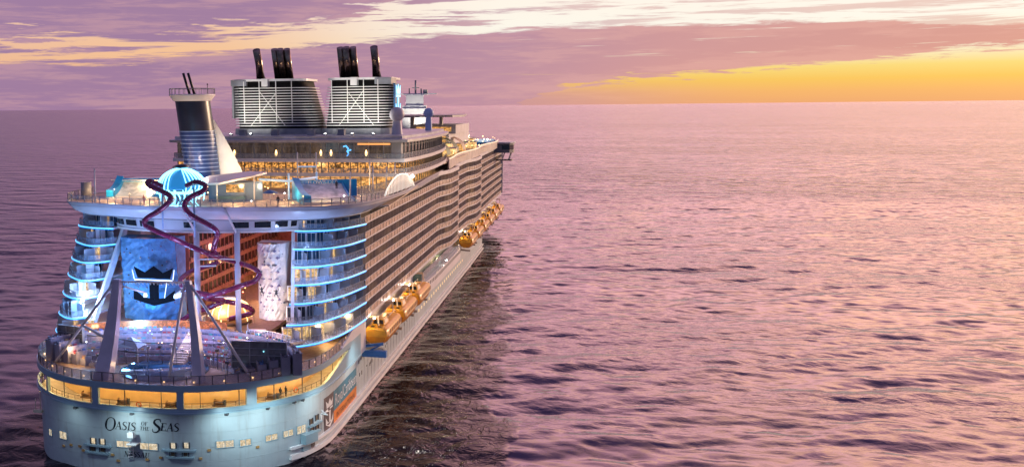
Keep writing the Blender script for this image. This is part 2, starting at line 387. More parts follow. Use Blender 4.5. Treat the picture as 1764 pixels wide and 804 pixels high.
# ------------------------------------------------------------------ sea
def sea_material():
    m = bpy.data.materials.new('sea_water'); m.use_nodes = True; t = m.node_tree; q = G(t)
    p = t.nodes['Principled BSDF']
    p.inputs['Roughness'].default_value = .07; p.inputs['IOR'].default_value = 1.55; p.inputs['Specular Tint'].default_value = (1.0, .86, .98, 1)
    co = q.n('ShaderNodeTexCoord').outputs['Object']
    def wv(rot, sx, sy, scale, det, rough=.5, dist=0.4):
        mp = q.n('ShaderNodeMapping'); mp.inputs['Rotation'].default_value = (0, 0, rad(rot)); mp.inputs['Scale'].default_value = (sx, sy, 1)
        t.links.new(co, mp.inputs[0]); return q.noise(mp.outputs[0], scale, det, rough, dist)
    swell = wv(-14, .6, 1.0, .062, 1.5, .4, .3)
    chop = wv(-24, .7, 1.0, .17, 2, .45, .35)
    ridge = q.m('SUBTRACT', 1.0, q.m('ABSOLUTE', q.m('MULTIPLY_ADD', wv(-30, .7, 1.0, .085, 2, .5, .5), 4.0, -2.0)))
    chop = q.m('ADD', chop, q.m('MULTIPLY', ridge, .38))
    rip = wv(-8, .7, 1.0, .52, 3, .5, .3)
    gust = q.ss(wv(25, .35, 1.0, .0055, 3, .6), .40, .62)
    patch = wv(10, .4, 1.0, .012, 3)
    rp = q.ss(patch, .42, .60)
    sx0 = q.n('ShaderNodeSeparateXYZ'); t.links.new(co, sx0.inputs[0])
    near = q.m('MULTIPLY', q.m('MULTIPLY', q.ss(sx0.outputs[0], -170.0, -120.0), q.m('SUBTRACT', 1.0, q.ss(sx0.outputs[0], 390.0, 450.0))), q.m('SUBTRACT', 1.0, q.ss(sx0.outputs[1], 430.0, 600.0)))
    far = q.m('SUBTRACT', 1.0, near)
    wave = q.m('ADD', q.m('MULTIPLY', swell, 4.0), q.m('MULTIPLY', chop, q.m('MULTIPLY_ADD', gust, .8, .85)))
    h = q.m('ADD', q.m('MULTIPLY', wave, far), q.m('MULTIPLY', rip, q.m('MULTIPLY_ADD', rp, .24, q.m('MULTIPLY_ADD', gust, .10, .06))))
    # ship's dark reflection painted into the water alongside: darker colour, lower IOR, choppier
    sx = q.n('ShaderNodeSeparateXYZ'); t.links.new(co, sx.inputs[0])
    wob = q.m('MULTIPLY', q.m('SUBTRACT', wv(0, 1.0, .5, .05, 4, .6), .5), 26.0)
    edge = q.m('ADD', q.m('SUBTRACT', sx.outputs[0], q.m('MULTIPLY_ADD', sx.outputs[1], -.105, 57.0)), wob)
    ship_reflection = q.m('MULTIPLY', q.m('SUBTRACT', 1.0, q.ss(edge, -1.6, 1.6)), q.m('MULTIPLY', q.ss(sx.outputs[0], -45.0, -30.0), q.ss(sx.outputs[1], -140.0, -20.0)))
    ship_reflection = q.m('MULTIPLY', ship_reflection, q.m('SUBTRACT', 1.0, q.ss(sx.outputs[1], 300.0, 380.0)))
    h = q.m('ADD', h, q.m('MULTIPLY', q.m('MULTIPLY', ship_reflection, wv(30, 1, 1, .34, 3, .55, .8)), .45))
    t.links.new(q.m('MULTIPLY_ADD', ship_reflection, -.34, 1.58), p.inputs['IOR'])
    b = q.n('ShaderNodeBump'); b.inputs['Strength'].default_value = .72; b.inputs['Distance'].default_value = 1.0
    t.links.new(h, b.inputs['Height'])
    # wave faces turned towards the eye hide the ones turned away: lean the mean facet a little to the viewer
    ge = q.n('ShaderNodeNewGeometry'); hz = q.n('ShaderNodeVectorMath', operation='MULTIPLY'); t.links.new(ge.outputs['Incoming'], hz.inputs[0]); ln = q.m('MULTIPLY_ADD', far, .07, .065); t.links.new(q.xyz(ln, ln, 0.0), hz.inputs[1])
    ad = q.n('ShaderNodeVectorMath', operation='ADD'); t.links.new(b.outputs[0], ad.inputs[0]); t.links.new(hz.outputs[0], ad.inputs[1])
    nm = q.n('ShaderNodeVectorMath', operation='NORMALIZE'); t.links.new(ad.outputs[0], nm.inputs[0]); t.links.new(nm.outputs[0], p.inputs['Normal'])
    base = q.mix(ship_reflection, (.048, .028, .068), (.012, .008, .013))
    # thin broken foam line where the hull meets the water, and a few bubbles further out
    fx = q.m('SUBTRACT', sx.outputs[0], 24.9)
    fband = q.m('MULTIPLY', q.m('SUBTRACT', 1.0, q.ss(fx, 1.2, 4.2)), q.m('MULTIPLY', q.ss(sx.outputs[1], 12.0, 26.0), q.m('SUBTRACT', 1.0, q.ss(sx.outputs[1], 250.0, 285.0))))
    fband = q.m('MULTIPLY', fband, q.ss(fx, -2.0, -.5))
    foam = q.m('MULTIPLY', fband, q.ss(wv(0, 1.0, .55, .9, 4, .65, .6), .47, .58))
    foam = q.m('MAXIMUM', foam, q.m('MULTIPLY', q.m('MULTIPLY', ship_reflection, q.ss(wv(0, 1.0, .4, .16, 5, .7, 1.2), .62, .72)), .45))
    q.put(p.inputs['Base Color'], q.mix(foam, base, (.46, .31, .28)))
    t.links.new(q.m('MULTIPLY_ADD', foam, .5, .07), p.inputs['Roughness'])
    return m
def sea_mesh():
    n, size = 800, 640.0; x0, y0 = -180.0, -20.0
    rs = np.random.RandomState(5)
    k1 = 2 * np.pi * np.fft.fftfreq(n, d=size / n); KX, KY = np.meshgrid(k1, k1, indexing='ij'); K = np.hypot(KX, KY); K[0, 0] = 1e-6
    def field(lam, ang, spread, cut):
        lw = lam / (2 * np.pi * 1.414); c = (KX * math.sin(ang) + KY * math.cos(ang)) / K
        P = np.exp(-1 / (K * lw) ** 2) / K ** 4 * (np.abs(c) ** spread + .05) * np.exp(-(K * cut) ** 2); P[0, 0] = 0
        return np.sqrt(P) * (rs.normal(size=(n, n)) + 1j * rs.normal(size=(n, n)))
    tot = np.zeros((n, n)); dxs = np.zeros((n, n)); dys = np.zeros((n, n))
    for lam, ang, spread, cut, std in ((52, rad(-24), 6, .9, .19), (19, rad(-8), 3, .5, .085), (7, rad(10), 2, .32, .034)):
        H = field(lam, ang, spread, cut); h = np.fft.ifft2(H).real; sc = std / h.std(); tot += h * sc
        dxs += np.fft.ifft2(-1j * KX / K * H).real * sc; dys += np.fft.ifft2(-1j * KY / K * H).real * sc
    g1 = np.arange(n) * (size / (n - 1)); GX, GY = np.meshgrid(x0 + g1, y0 + g1, indexing='ij')
    S = lambda a, b, v: (lambda t: t * t * (3 - 2 * t))(np.clip((v - a) / (b - a), 0, 1))
    tp = S(x0 + 4, x0 + 60, GX) * (1 - S(x0 + size - 70, x0 + size - 4, GX)) * (1 - S(430, 615, GY)) * S(y0 + 1, y0 + 14, GY)
    co = np.empty((n * n, 3), dtype=np.float32)
    co[:, 0] = (GX + dxs * tp * .9).ravel(); co[:, 1] = (GY + dys * tp * .9).ravel(); co[:, 2] = (tot * tp).ravel()
    ii, jj = np.meshgrid(np.arange(n - 1), np.arange(n - 1), indexing='ij'); a = (ii * n + jj).ravel()
    quads = np.stack([a, a + n, a + n + 1, a + 1], 1)
    x1, y1 = x0 + size, y0 + size; B = 60000.0
    X_ = (-B, x0, x1, B); Y_ = (-20000.0, y0, y1, 70000.0)
    outer = np.array([(x, y, 0.0) for x in X_ for y in Y_], dtype=np.float32); o = n * n
    oq = [[o + i * 4 + j, o + (i + 1) * 4 + j, o + (i + 1) * 4 + j + 1, o + i * 4 + j + 1] for i in range(3) for j in range(3) if (i, j) != (1, 1)]
    co = np.vstack([co, outer]); quads = np.vstack([quads, np.array(oq)]).astype(np.int32)
    me = bpy.data.meshes.new('sea'); me.vertices.add(len(co)); me.vertices.foreach_set('co', co.ravel())
    me.loops.add(quads.size); me.loops.foreach_set('vertex_index', quads.ravel())
    me.polygons.add(len(quads)); me.polygons.foreach_set('loop_start', np.arange(len(quads), dtype=np.int32) * 4)
    me.polygons.foreach_set('use_smooth', np.ones(len(quads), dtype=bool)); me.update(calc_edges=True)
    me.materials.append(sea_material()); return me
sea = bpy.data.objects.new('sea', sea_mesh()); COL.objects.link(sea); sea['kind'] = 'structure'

# ------------------------------------------------------------------ the ship
ship = empty('cruise_ship', (0, 0, 0))
tag(ship, 'huge white cruise ship with lit stern decks, heading away across the sea', 'cruise ship')
P_ = ship
CXO = -1.0
STERN = [(0, 2.0), (8.3, 2.7), (14, 5.0), (17.5, 7.7), (20, 10.3), (22.5, 13.8), (24.3, 17.4), (25.4, 22), (25.85, 28), (25.9, 50)]
GAL = [(0, 1.6), (8.5, 2.3), (14.3, 4.6), (17.9, 7.3), (20.5, 9.9), (23, 13.5), (24.9, 17.4), (26.0, 22.2), (26.4, 29), (26.6, 46)]
def both(half, n=5):
    full = [(-x + CXO, y) for x, y in half[:0:-1]] + [(x + CXO, y) for x, y in half]
    return spline(full, n)
PORT = [(0, 2.0), (8.3, 2.6), (14, 4.4), (17.8, 6.8), (20.2, 9.6), (21.9, 13), (22.9, 17.5), (23.4, 23), (23.7, 30), (24.2, 50)]
def hull_row(z, extra=0.0):
    k = (11 - z) * .07
    st = spline([(-x + CXO, y) for x, y in PORT[:0:-1]] + [(x + CXO, y) for x, y in STERN], 5)
    st = [Vector((p[0], p[1] + k * max(0, 1 - abs(p[0] - CXO) / 26) + k * .25)) for p in st]
    st = off(st, extra)
    fl = max(0.0, z) / 11 * 2.0
    bow = [(25.9 + CXO + extra, 120), (25.9 + CXO + extra, 220), (25.6 + CXO, 270), (20 + fl, 305), (11 + fl, 330), (CXO, 342 + fl * 2)]
    return [(2 * CXO - x + (1.7 if y < 290 else 0), y, z) for x, y in bow[::-1]][:] + [(p[0], p[1], z) for p in st] + [(x, y, z) for x, y in bow]
def stern_y(x, z):
    row = hull_row(z)
    for a, b in zip(row[:-1], row[1:]):
        if a[0] <= x < b[0] and a[1] < 60: return a[1] + (b[1] - a[1]) * (x - a[0]) / (b[0] - a[0])
    return 2.0
_SR = {}
def stern_pt(sv, z, out=0.0):
    """point on the stern shell at signed arc length sv from the centreline"""
    key = round(z, 2)
    if key not in _SR:
        row = [Vector((p[0], p[1])) for p in hull_row(z) if p[1] < 121]
        i0 = min(range(len(row)), key=lambda i: abs(row[i].x - CXO) + row[i].y * .01)
        acc = [0.0] * len(row)
        for i in range(i0 + 1, len(row)): acc[i] = acc[i - 1] + (row[i] - row[i - 1]).length
        for i in range(i0 - 1, -1, -1): acc[i] = acc[i + 1] - (row[i] - row[i + 1]).length
        _SR[key] = (row, acc)
    row, acc = _SR[key]
    for i in range(len(row) - 1):
        if acc[i] <= sv <= acc[i + 1]:
            t = (sv - acc[i]) / max(1e-6, acc[i + 1] - acc[i]); d = (row[i + 1] - row[i]).normalized()
            p = row[i].lerp(row[i + 1], t); return (p.x + d.y * out, p.y - d.x * out, z)
    p = row[-1]; return (p.x + out, p.y, z)
def spatch(mb, s0, s1, z0, z1, out=.06, n=6):
    rows = [[stern_pt(s0 + (s1 - s0) * k / n, z, o) for k in range(n + 1)] for z, o in ((z0, -.05), (z0, out), (z1, out), (z1, -.05))]
    mb.strips(rows)
    for e in (0, -1): mb.add([rw[e] for rw in rows], [(0, 1, 2, 3)])
mb = MB(); mb.smooth = True
mb.strips([hull_row(z) for z in (-3, -1, 0, 1.5, 3, 5, 7, 9, 10.6)][::1])
def hull_material():
    m = bpy.data.materials.new('hull_shell'); m.use_nodes = True; t = m.node_tree; q = G(t); p = t.nodes['Principled BSDF']
    p.inputs['Roughness'].default_value = .36
    o = q.n('ShaderNodeTexCoord').outputs['Object']
    mp = q.n('ShaderNodeMapping'); mp.inputs['Scale'].default_value = (.9, .9, .07); t.links.new(o, mp.inputs[0])
    streak = q.ss(q.noise(mp.outputs[0], 1.3, 5, .62), .50, .74)
    big = q.noise(o, .10, 4, .6)
    base = q.mix(q.ss(big, .3, .7), (.44, .53, .56), (.53, .61, .63))
    base = q.mix(q.m('MULTIPLY', streak, .46), base, (.33, .33, .31))
    q.put(p.inputs['Base Color'], base)
    sx = q.n('ShaderNodeSeparateXYZ'); t.links.new(o, sx.inputs[0])
    seam = q.m('MAXIMUM', q.m('GREATER_THAN', q.m('FRACT', q.m('MULTIPLY', sx.outputs[2], .42)), .965), q.m('GREATER_THAN', q.m('FRACT', q.m('MULTIPLY', q.m('ADD', sx.outputs[0], sx.outputs[1]), .13)), .985))
    b = q.n('ShaderNodeBump'); b.inputs['Strength'].default_value = .8; b.inputs['Distance'].default_value = .08
    t.links.new(q.m('ADD', q.m('MULTIPLY', seam, .6), q.m('MULTIPLY', q.noise(o, .55, 2), 1.4)), b.inputs['Height']); t.links.new(b.outputs[0], p.inputs['Normal'])
    return m
hull = mb.build('hull', hull_material(), P_)
# rub rails along the waterline
for z, w in ((.5, .75), (2.2, .40)):
    mb = MB(); Q = [Vector((p[0], p[1])) for p in hull_row(z)][5:-3]
    Qs = [p for p in Q if p[0] > 10 and p[1] > 13]
    mb.ribbon(off(Qs, .55), z, z + w, .7)
    mb.build('rub_rail', rubm, hull)
# hull deck lid at Z 10.6
mb = MB(); lid = [Vector((p[0], p[1])) for p in hull_row(10.6)]
mb.prism(off(lid, -.05), 10.3, 10.58); mb.build('mooring_deck', deckg, P_)

# --- aft gallery band with window openings
gal = both(GAL, 14)
def gal_sub(x0, x1): return [p for p in gal if x0 <= p[0] <= x1]
galobj = MB()
galobj.ribbon(gal, 10.35, 11.15, .35, 0.0)
galobj.ribbon(gal, 13.75, 14.75, .45, 0.0)
# rub ledge below the windows
galobj.ribbon(off(gal, .18), 10.25, 10.5, .5)
def idx_near(x): return min(range(len(gal)), key=lambda i: abs(gal[i][0] - x) + (0 if gal[i][1] < 60 else 99))
for x0, x1 in ((-8.1, -6.4), (6.2, 7.7), (16.3, 17.6)):
    i0 = idx_near(x0); i1 = idx_near(x1)
    seg = gal[i0:i1 + 1] if i1 > i0 else gal[i0:i0 + 2]
    galobj.ribbon(seg, 11.1, 13.8, .5)
i0 = idx_near(-18.6); galobj.ribbon(gal[i0:i0 + 3], 11.1, 13.8, .5)
# solid quarters where the gallery ends in a sloping tip
for sgn in (1, -1):
    Q = [Vector((CXO + sgn * (p[0] - CXO), p[1])) for p in gal if p[0] > 20 and p[1] > 19]
    if sgn < 0: Q = Q[::-1]
    zlo = [11.1 + 2.65 * (1 - max(0, min(1, (38 - p[1]) / 17))) for p in Q]
    galobj.ribbon(Q, 11.1, zlo, .45)
gallery = galobj.build('stern_gallery', hullm, P_)
# gallery inside
inner = off(gal, -4.2)
mb = MB(); mb.ribbon(inner, 10.6, 14.2, .3); gwall = mb.build('gallery_wall', gold, gallery)
mb = MB()
for c, d in walk(inner, 2.4):
    o = Vector((d[1], -d[0]))
    cc_ = c + o * .04
    mb.obox(cc_, .7, .05, 12.7, 13.6, d)
mb.build('curtained_window', mat('curtain', (.22, .16, .10), .7, var=.4, scale=3), gwall)
mb = MB(); mb.prism(list(off(gal, -.4)) + [p for p in off(gal, -4.3)][::-1], 14.15, 14.3); mb.build('gallery_ceiling', gold, gallery)
mb = MB()
for c, d in walk(off(gal, -1.6), 2.2): mb.obox(c, .75, .22, 14.05, 14.13, d)
mb.build('ceiling_lamp', mat('gallery_lamp', (1, .8, .5), .4, var=0, emit=(1.0, .64, .22), es=36.0), gallery)
mb = MB()
Q = off(gal, -.75)
mb.ribbon(Q, 11.75, 11.82, .06); mb.ribbon(Q, 11.25, 11.29, .04)
for c, d in walk(Q, 1.7): mb.obox(c, .03, .03, 10.6, 11.8, d)
for c, d in walk(Q, 6.1): mb.obox(c, .06, .06, 10.6, 14.15, d)
mb.build('gallery_rail', dgrey, gallery)

# --- hull quarter between gallery and boat bay
for sgn in (1, -1):
    mb = MB()
    Q = [Vector((CXO + sgn * x, y)) for x, y in ((26.4, 32), (26.6, 42), (26.62, 50.5))]
    if sgn < 0: Q = Q[::-1]
    zt = [14.9, 17.0, 17.0]; zt = zt if sgn > 0 else zt[::-1]
    mb.ribbon(Q, 14.6, zt, .4)
    Q2 = [Vector((CXO + sgn * x, y)) for x, y in ((26.58, 45.9), (26.62, 50.5))]
    if sgn < 0: Q2 = Q2[::-1]
    mb.ribbon(Q2, 10.4, 14.75, .4)
    mb.box(CXO + (-26.4 if sgn < 0 else 15), CXO + (-15 if sgn < 0 else 26.4), 50.2, 50.55, 10.5, 17)
    mb.build('hull_quarter', hullw, P_)

# --- hull fittings on the stern
mb = MB(); wm = lit_mat('stern_window_glow', (1.0, .92, .60), .85, lo=.55, sx=1.4, sz=1.4)
def sternbox(mb, x, z, w, h, out=.05):
    y0 = stern_y(x - w / 2, z); y1 = stern_y(x + w / 2, z)
    a = Vector((x - w / 2, y0)); b = Vector((x + w / 2, y1)); d = (b - a).normalized(); c = (a + b) / 2 + Vector((d.y, -d.x)) * (out * .5)
    mb.obox(c, w / 2, out, z - h / 2, z + h / 2, d)
for sc_, z, w, h in ((-17.4, 4.4, .9, 1.1), (-13.7, 4.7, 1.7, 1.2), (-1.8, 4.75, 2.5, 1.0), (2.4, 4.7, 2.9, 1.05), (14.5, 5.1, 2.7, 1.05), (17.8, 4.95, 1.8, 1.0), (22.4, 5.0, 2.2, .95), (25.7, 5.0, 2.0, 1.0), (28.6, 5.0, 2.0, 1.3)):
    m1 = MB(); spatch(m1, sc_ - w / 2, sc_ + w / 2, z - h / 2, z + h / 2); o = m1.build('stern_window', wm, hull)
    m1 = MB()
    for a, b, c_, d_ in ((-w / 2 - .12, w / 2 + .12, h / 2, h / 2 + .12), (-w / 2 - .12, w / 2 + .12, -h / 2 - .12, -h / 2), (-w / 2 - .12, -w / 2, -h / 2, h / 2), (w / 2, w / 2 + .12, -h / 2, h / 2), (-.05, .03, -h / 2, h / 2)): spatch(m1, sc_ + a, sc_ + b, z + c_, z + d_, .11)
    m1.build('frame', hullm, o)
for s0, s1, zz in ((-8.9, -4.0, 4.1), (-8.7, -4.5, 2.9), (4.6, 10.0, 4.3), (5.2, 9.7, 3.2), (30.2, 34.2, 5.0), (31.0, 33.6, 3.6)):
    m1 = MB(); spatch(m1, s0, s1, zz - .14, zz + .14, .55); m1.build('mooring_ledge', hullm, hull)
for sc_, zz in ((-7.3, 4.75), (-5.6, 4.8), (-7.5, 3.5), (-5.7, 3.55), (6.4, 5.05), (8.5, 5.15), (6.3, 3.8), (8.3, 3.85), (31.2, 5.7), (33.0, 5.9), (31.4, 4.3), (33.0, 4.4)):
    m1 = MB(); spatch(m1, sc_ - .3, sc_ + .3, zz - .42, zz + .42, .10, 2); o = m1.build('mooring_port', wm if zz > 4.5 and sc_ < 20 else mat('port_dark', (.12, .07, .035), .5), hull)
    m1 = MB()
    for e in (-.48, .48): spatch(m1, sc_ + e - .07, sc_ + e + .07, zz - .5, zz + .5, .16, 1)
    m1.build('port_cheek', dgrey, o)
for sc_, z in ((-10.0, 3.5), (-9.3, 2.9), (-3.9, 2.8), (4.3, 3.0), (10.6, 3.0), (2.0, 2.5), (-3.0, 1.9), (-13.7, 2.9), (-11.9, 3.4), (12.0, 4.3), (19.8, 3.9)):
    m1 = MB(); spatch(m1, sc_ - .27, sc_ + .27, z - .17, z + .17, .2, 2); m1.build('fairlead', mat('fairlead_brass', (.55, .32, .12), .4, var=.3), hull)
# searchlight bracket under the name
m1 = MB(); y = stern_pt(.2, 6.2)[1]
m1.beam((-.8, y + .2, 6.2), (-.8, y - 1.6, 6.6), .35); m1.box(-1.3, -.3, y - 1.9, y - 1.2, 6.5, 7.3); m1.box(-1.6, 0, y - 1.7, y - .1, 5.2, 5.35)
for k in range(5): m1.beam((-2.0, y - .25, 4.9 - k * .5), (-1.2, y - .25, 5.0 - k * .5), .1)
m1.beam((-2.0, y - .25, 5.2), (-2.0, y + .1, 2.6), .1); m1.beam((-1.2, y - .25, 5.2), (-1.2, y + .1, 2.6), .1)
m1.build('stern_platform', white2, hull)
# fin shaped fairing on the starboard quarter
m1 = MB(); spatch(m1, 28.4, 31.4, 2.6, 4.2, 1.2); spatch(m1, 28.6, 30.4, -2, 2.6, .35); m1.build('mooring_fairing', hullm, hull)
m1 = MB()
a_ = [stern_pt(34.0, z, o) for z, o in ((3.4, .3), (6.3, .35), (6.2, 1.6), (6.9, .4))]
m1.tube(a_[:2], .12, 6); m1.tube([a_[1], a_[2]], .1, 6); m1.tube([a_[2], a_[3]], .1, 6); m1.tube([a_[1], stern_pt(35.6, 6.4, 1.0)], .1, 6)
m1.build('boarding_davit', white2, hull)
m1 = MB(); p_ = stern_pt(-20.5, 7.4, .2); m1.box(p_[0] - 1.5, p_[0], p_[1] - .3, p_[1] + .3, 7.0, 7.5); m1.tube([(p_[0] - 1.2, p_[1], 7.5), (p_[0] - 1.2, p_[1], 9.4)], .06, 5); m1.tube([(p_[0] - .3, p_[1], 7.5), (p_[0] - .3, p_[1], 10.6)], .06, 5); m1.build('port_boom', mat('boom_cream', (.75, .68, .5), .5), hull)
m1 = MB(); p_ = stern_pt(28.0, 1.0, 1.2)
m1.tube([stern_pt(31.5, 1.7, .02 + .04), stern_pt(31.5, 1.7, .10)], .55, 16); m1.build('thruster_mark', dgrey, hull)

# --- lettering
def stroke(pts, ws):
    out = []; P = [Vector(p) for p in pts]
    if not isinstance(ws, (list, tuple)): ws = [ws] * len(P)
    Lr = []
    for i, p in enumerate(P):
        d = (P[min(i + 1, len(P) - 1)] - P[max(i - 1, 0)]).normalized(); n = Vector((-d.y, d.x)) * ws[i] * .5
        Lr.append((p + n, p - n))
    return [[Lr[i][0], Lr[i + 1][0], Lr[i + 1][1], Lr[i][1]] for i in range(len(Lr) - 1)]
def serif(x, y, w=.30): return stroke([(x - w / 2, y), (x + w / 2, y)], .05)
def glyph(ch):
    TH, TN = .17, .06
    if ch == 'O':
        q = []; n = 28; ring = []
        for k in range(n + 1):
            a = 2 * math.pi * k / n; w = TN + (TH - TN) * abs(math.cos(a)) ** 1.4
            ring.append((Vector((.45 + .45 * math.cos(a), .5 + .53 * math.sin(a))), Vector((.45 + (.45 - w) * math.cos(a), .5 + (.53 - TN) * math.sin(a)))))
        return [[ring[i][0], ring[i + 1][0], ring[i + 1][1], ring[i][1]] for i in range(n)], .98
    if ch == 'S':
        pts = [p.to_2d() for p in spline([Vector((*p, 0)) for p in ((.56, .78), (.48, .96), (.28, 1.0), (.10, .90), (.08, .72), (.28, .54), (.50, .38), (.54, .20), (.42, .04), (.24, .0), (.08, .06), (.02, .26))], 4)]
        ws = [.05 + .12 * math.sin(math.pi * i / (len(pts) - 1)) ** 2 for i in range(len(pts))]
        return stroke(pts, ws), .66
    if ch == 'A': return stroke([(.05, 0), (.40, 1.0)], TN) + stroke([(.38, 1.0), (.72, 0)], TH) + stroke([(.17, .34), (.60, .34)], TN) + serif(.05, .02) + serif(.72, .02), .84
    if ch == 'I': return stroke([(.18, 0), (.18, 1)], TH) + serif(.18, .02, .36) + serif(.18, .98, .36), .42
    if ch in 'EF':
        q = stroke([(.16, 0), (.16, 1)], TH) + stroke([(.0, .97), (.62, .97)], TN) + stroke([(.16, .52), (.5, .52)], TN) + stroke([(.60, 1), (.60, .78)], TN)
        if ch == 'E': return q + stroke([(.0, .03), (.64, .03)], TN) + stroke([(.62, 0), (.64, .24)], TN), .72
        return q + serif(.16, .02), .68
    if ch == 'T': return stroke([(.35, 0), (.35, 1)], TH) + stroke([(0, .97), (.7, .97)], TN) + stroke([(.01, 1), (.01, .78)], TN) + stroke([(.69, 1), (.69, .78)], TN) + serif(.35, .02), .76
    if ch == 'H': return stroke([(.15, 0), (.15, 1)], TH) + stroke([(.68, 0), (.68, 1)], TH) + stroke([(.15, .5), (.68, .5)], TN) + sum([serif(x, y) for x in (.15, .68) for y in (.02, .98)], []), .9
    if ch == 'N': return stroke([(.12, 0), (.12, 1)], TN) + stroke([(.12, 1), (.70, 0)], TH) + stroke([(.70, 0), (.70, 1)], TN) + serif(.12, .02) + serif(.12, .98) + serif(.70, .98), .88
    if ch == 'U': return stroke([(.14, 1), (.14, .3), (.2, .1), (.38, 0), (.56, .08), (.64, .3), (.64, 1)], [TH, TH, TH, TN * 1.5, TN, TN, TN]) + serif(.14, .98) + serif(.64, .98), .82
    return [], .4
def lettering(runs, xm, z, name, m, lean=.22, out=.06):
    """runs: list of (text, size, dz); centred on xm"""
    quads = []; x = 0.0
    for txt, size, dzz, gap in runs:
        for ch in txt:
            q, w = glyph(ch)
            for poly in q: quads.append([((x + (p.x + p.y * lean) * size), dzz + p.y * size) for p in poly])
            x += w * size * 1.02 + .03
        x += gap
    mb = MB()
    for poly in quads:
        vs = [stern_pt(xm - x / 2 + px - CXO, z + pz, out) for px, pz in poly]
        mb.add(vs, [tuple(range(len(vs)))])
    return mb.build(name, m, hull)
ink = mat('lettering_ink', (.012, .014, .022), .4, var=.1)
lettering([('O', 2.15, -.3, -.2), ('ASIS', 1.3, 0, .35)], -3.2, 7.15, 'ship_name', ink)
lettering([('OF', .62, 0, 0)], .85, 8.1, 'ship_name', ink); lettering([('THE', .62, 0, 0)], .85, 7.3, 'ship_name', ink)
lettering([('S', 2.15, -.3, -.05), ('EAS', 1.3, 0, 0)], 4.25, 7.4, 'ship_name', ink)
lettering([('NASSAU', .85, 0, 0)], -.8, 2.75, 'home_port_name', ink)

def text_mesh(s, size, place, m, name, parent, shear=0.0, align='LEFT', sx=1.0):
    """built-in font turned to a mesh; place(x, y) gives the 3D point"""
    cu = bpy.data.curves.new('t', 'FONT'); cu.body = s; cu.size = size; cu.shear = shear; cu.align_x = align; cu.resolution_u = 3
    o = bpy.data.objects.new('t', cu); COL.objects.link(o)
    bpy.context.view_layer.update()
    me = bpy.data.meshes.new_from_object(o.evaluated_get(bpy.context.evaluated_depsgraph_get()))
    bpy.data.objects.remove(o); bpy.data.curves.remove(cu)
    for v in me.vertices: v.co = Vector(place(v.co.x * sx, v.co.y))
    me.materials.clear(); me.materials.append(m); me.name = name
    ob = bpy.data.objects.new(name, me); COL.objects.link(ob); ob.parent = parent; return ob

def emblem_polys():
    """crown above an anchor, unit height about 1, centred on x = 0"""
    P = []
    P.append([(-.40, .62), (.40, .62), (.40, .69), (-.40, .69)])
    P.append([(-.36, .72), (.36, .72), (.44, 1.0), (.20, .86), (.16, .90), (0, 1.03), (-.16, .90), (-.20, .86), (-.44, 1.0)])
    P.append([(-.10, .18), (.10, .18), (.10, .60), (-.10, .60)])
    P.append([(-.46, .42), (-.46, .16), (0, 0), (.46, .16), (.46, .42), (.24, .22), (0, .17), (-.24, .22)])
    return P
def emblem(name, place, m, parent, th=None):
    mb = MB()
    for poly in emblem_polys():
        A = [place(x, y, 0) for x, y in poly]; n = len(poly)
        if th:
            B_ = [place(x, y, th) for x, y in poly]
            mb.add(A + B_, [tuple(range(n)), tuple(range(2 * n - 1, n - 1, -1))] + [(i, (i + 1) % n, n + (i + 1) % n, n + i) for i in range(n)])
        else: mb.add(A, [tuple(range(n))])
    return mb.build(name, m, parent)

# --- company banner on the starboard hull
XB = 25.9 + CXO
def side_x(y, z):
    row = hull_row(z); best = XB
    for a, b in zip(row[:-1], row[1:]):
        if a[0] > 0 and b[0] > 0 and a[1] <= y < b[1]: return a[0] + (b[0] - a[0]) * (y - a[1]) / (b[1] - a[1])
    return best
def bannerpanel(y0, y1, z0, z1, m, name, par, o=.05):
    mb = MB(); K = 8; A = [(side_x(y0 + (y1 - y0) * k / K, 5) + o, y0 + (y1 - y0) * k / K) for k in range(K + 1)]
    mb.ribbon([Vector(p) for p in A], z0, z1, .04); return mb.build(name, m, par)
ban = empty('hull_banner', (0, 0, 0), P_)
bannerpanel(22.5, 27.6, 2.2, 8.3, mat('banner_plum', (.07, .045, .06), .4), 'emblem_panel', ban)
bannerpanel(27.63, 45, 4.7, 8.2, mat('banner_teal', (.03, .20, .30), .4), 'teal_panel', ban)
bannerpanel(27.63, 45, 2.3, 4.68, mat('banner_orange', (.75, .22, .02), .4), 'orange_panel', ban)
pw = mat('banner_white', (.85, .85, .85), .4, var=0)
bl = lambda y, z, o=.10: (side_x(y, 5) + o, y, z)
emblem('banner_emblem', lambda x, y, t: bl(25.05 + x * 4.4, 2.75 + y * 4.9), pw, ban)
text_mesh('RoyalCaribbean', 3.0, lambda x, y: bl(28.4 + x, 5.45 + y), pw, 'banner_name', ban, sx=.86)
text_mesh('INTERNATIONAL', 1.5, lambda x, y: bl(29.4 + x, 2.95 + y), mat('banner_ink', (.25, .08, .02), .4), 'banner_word', ban, sx=1.22)
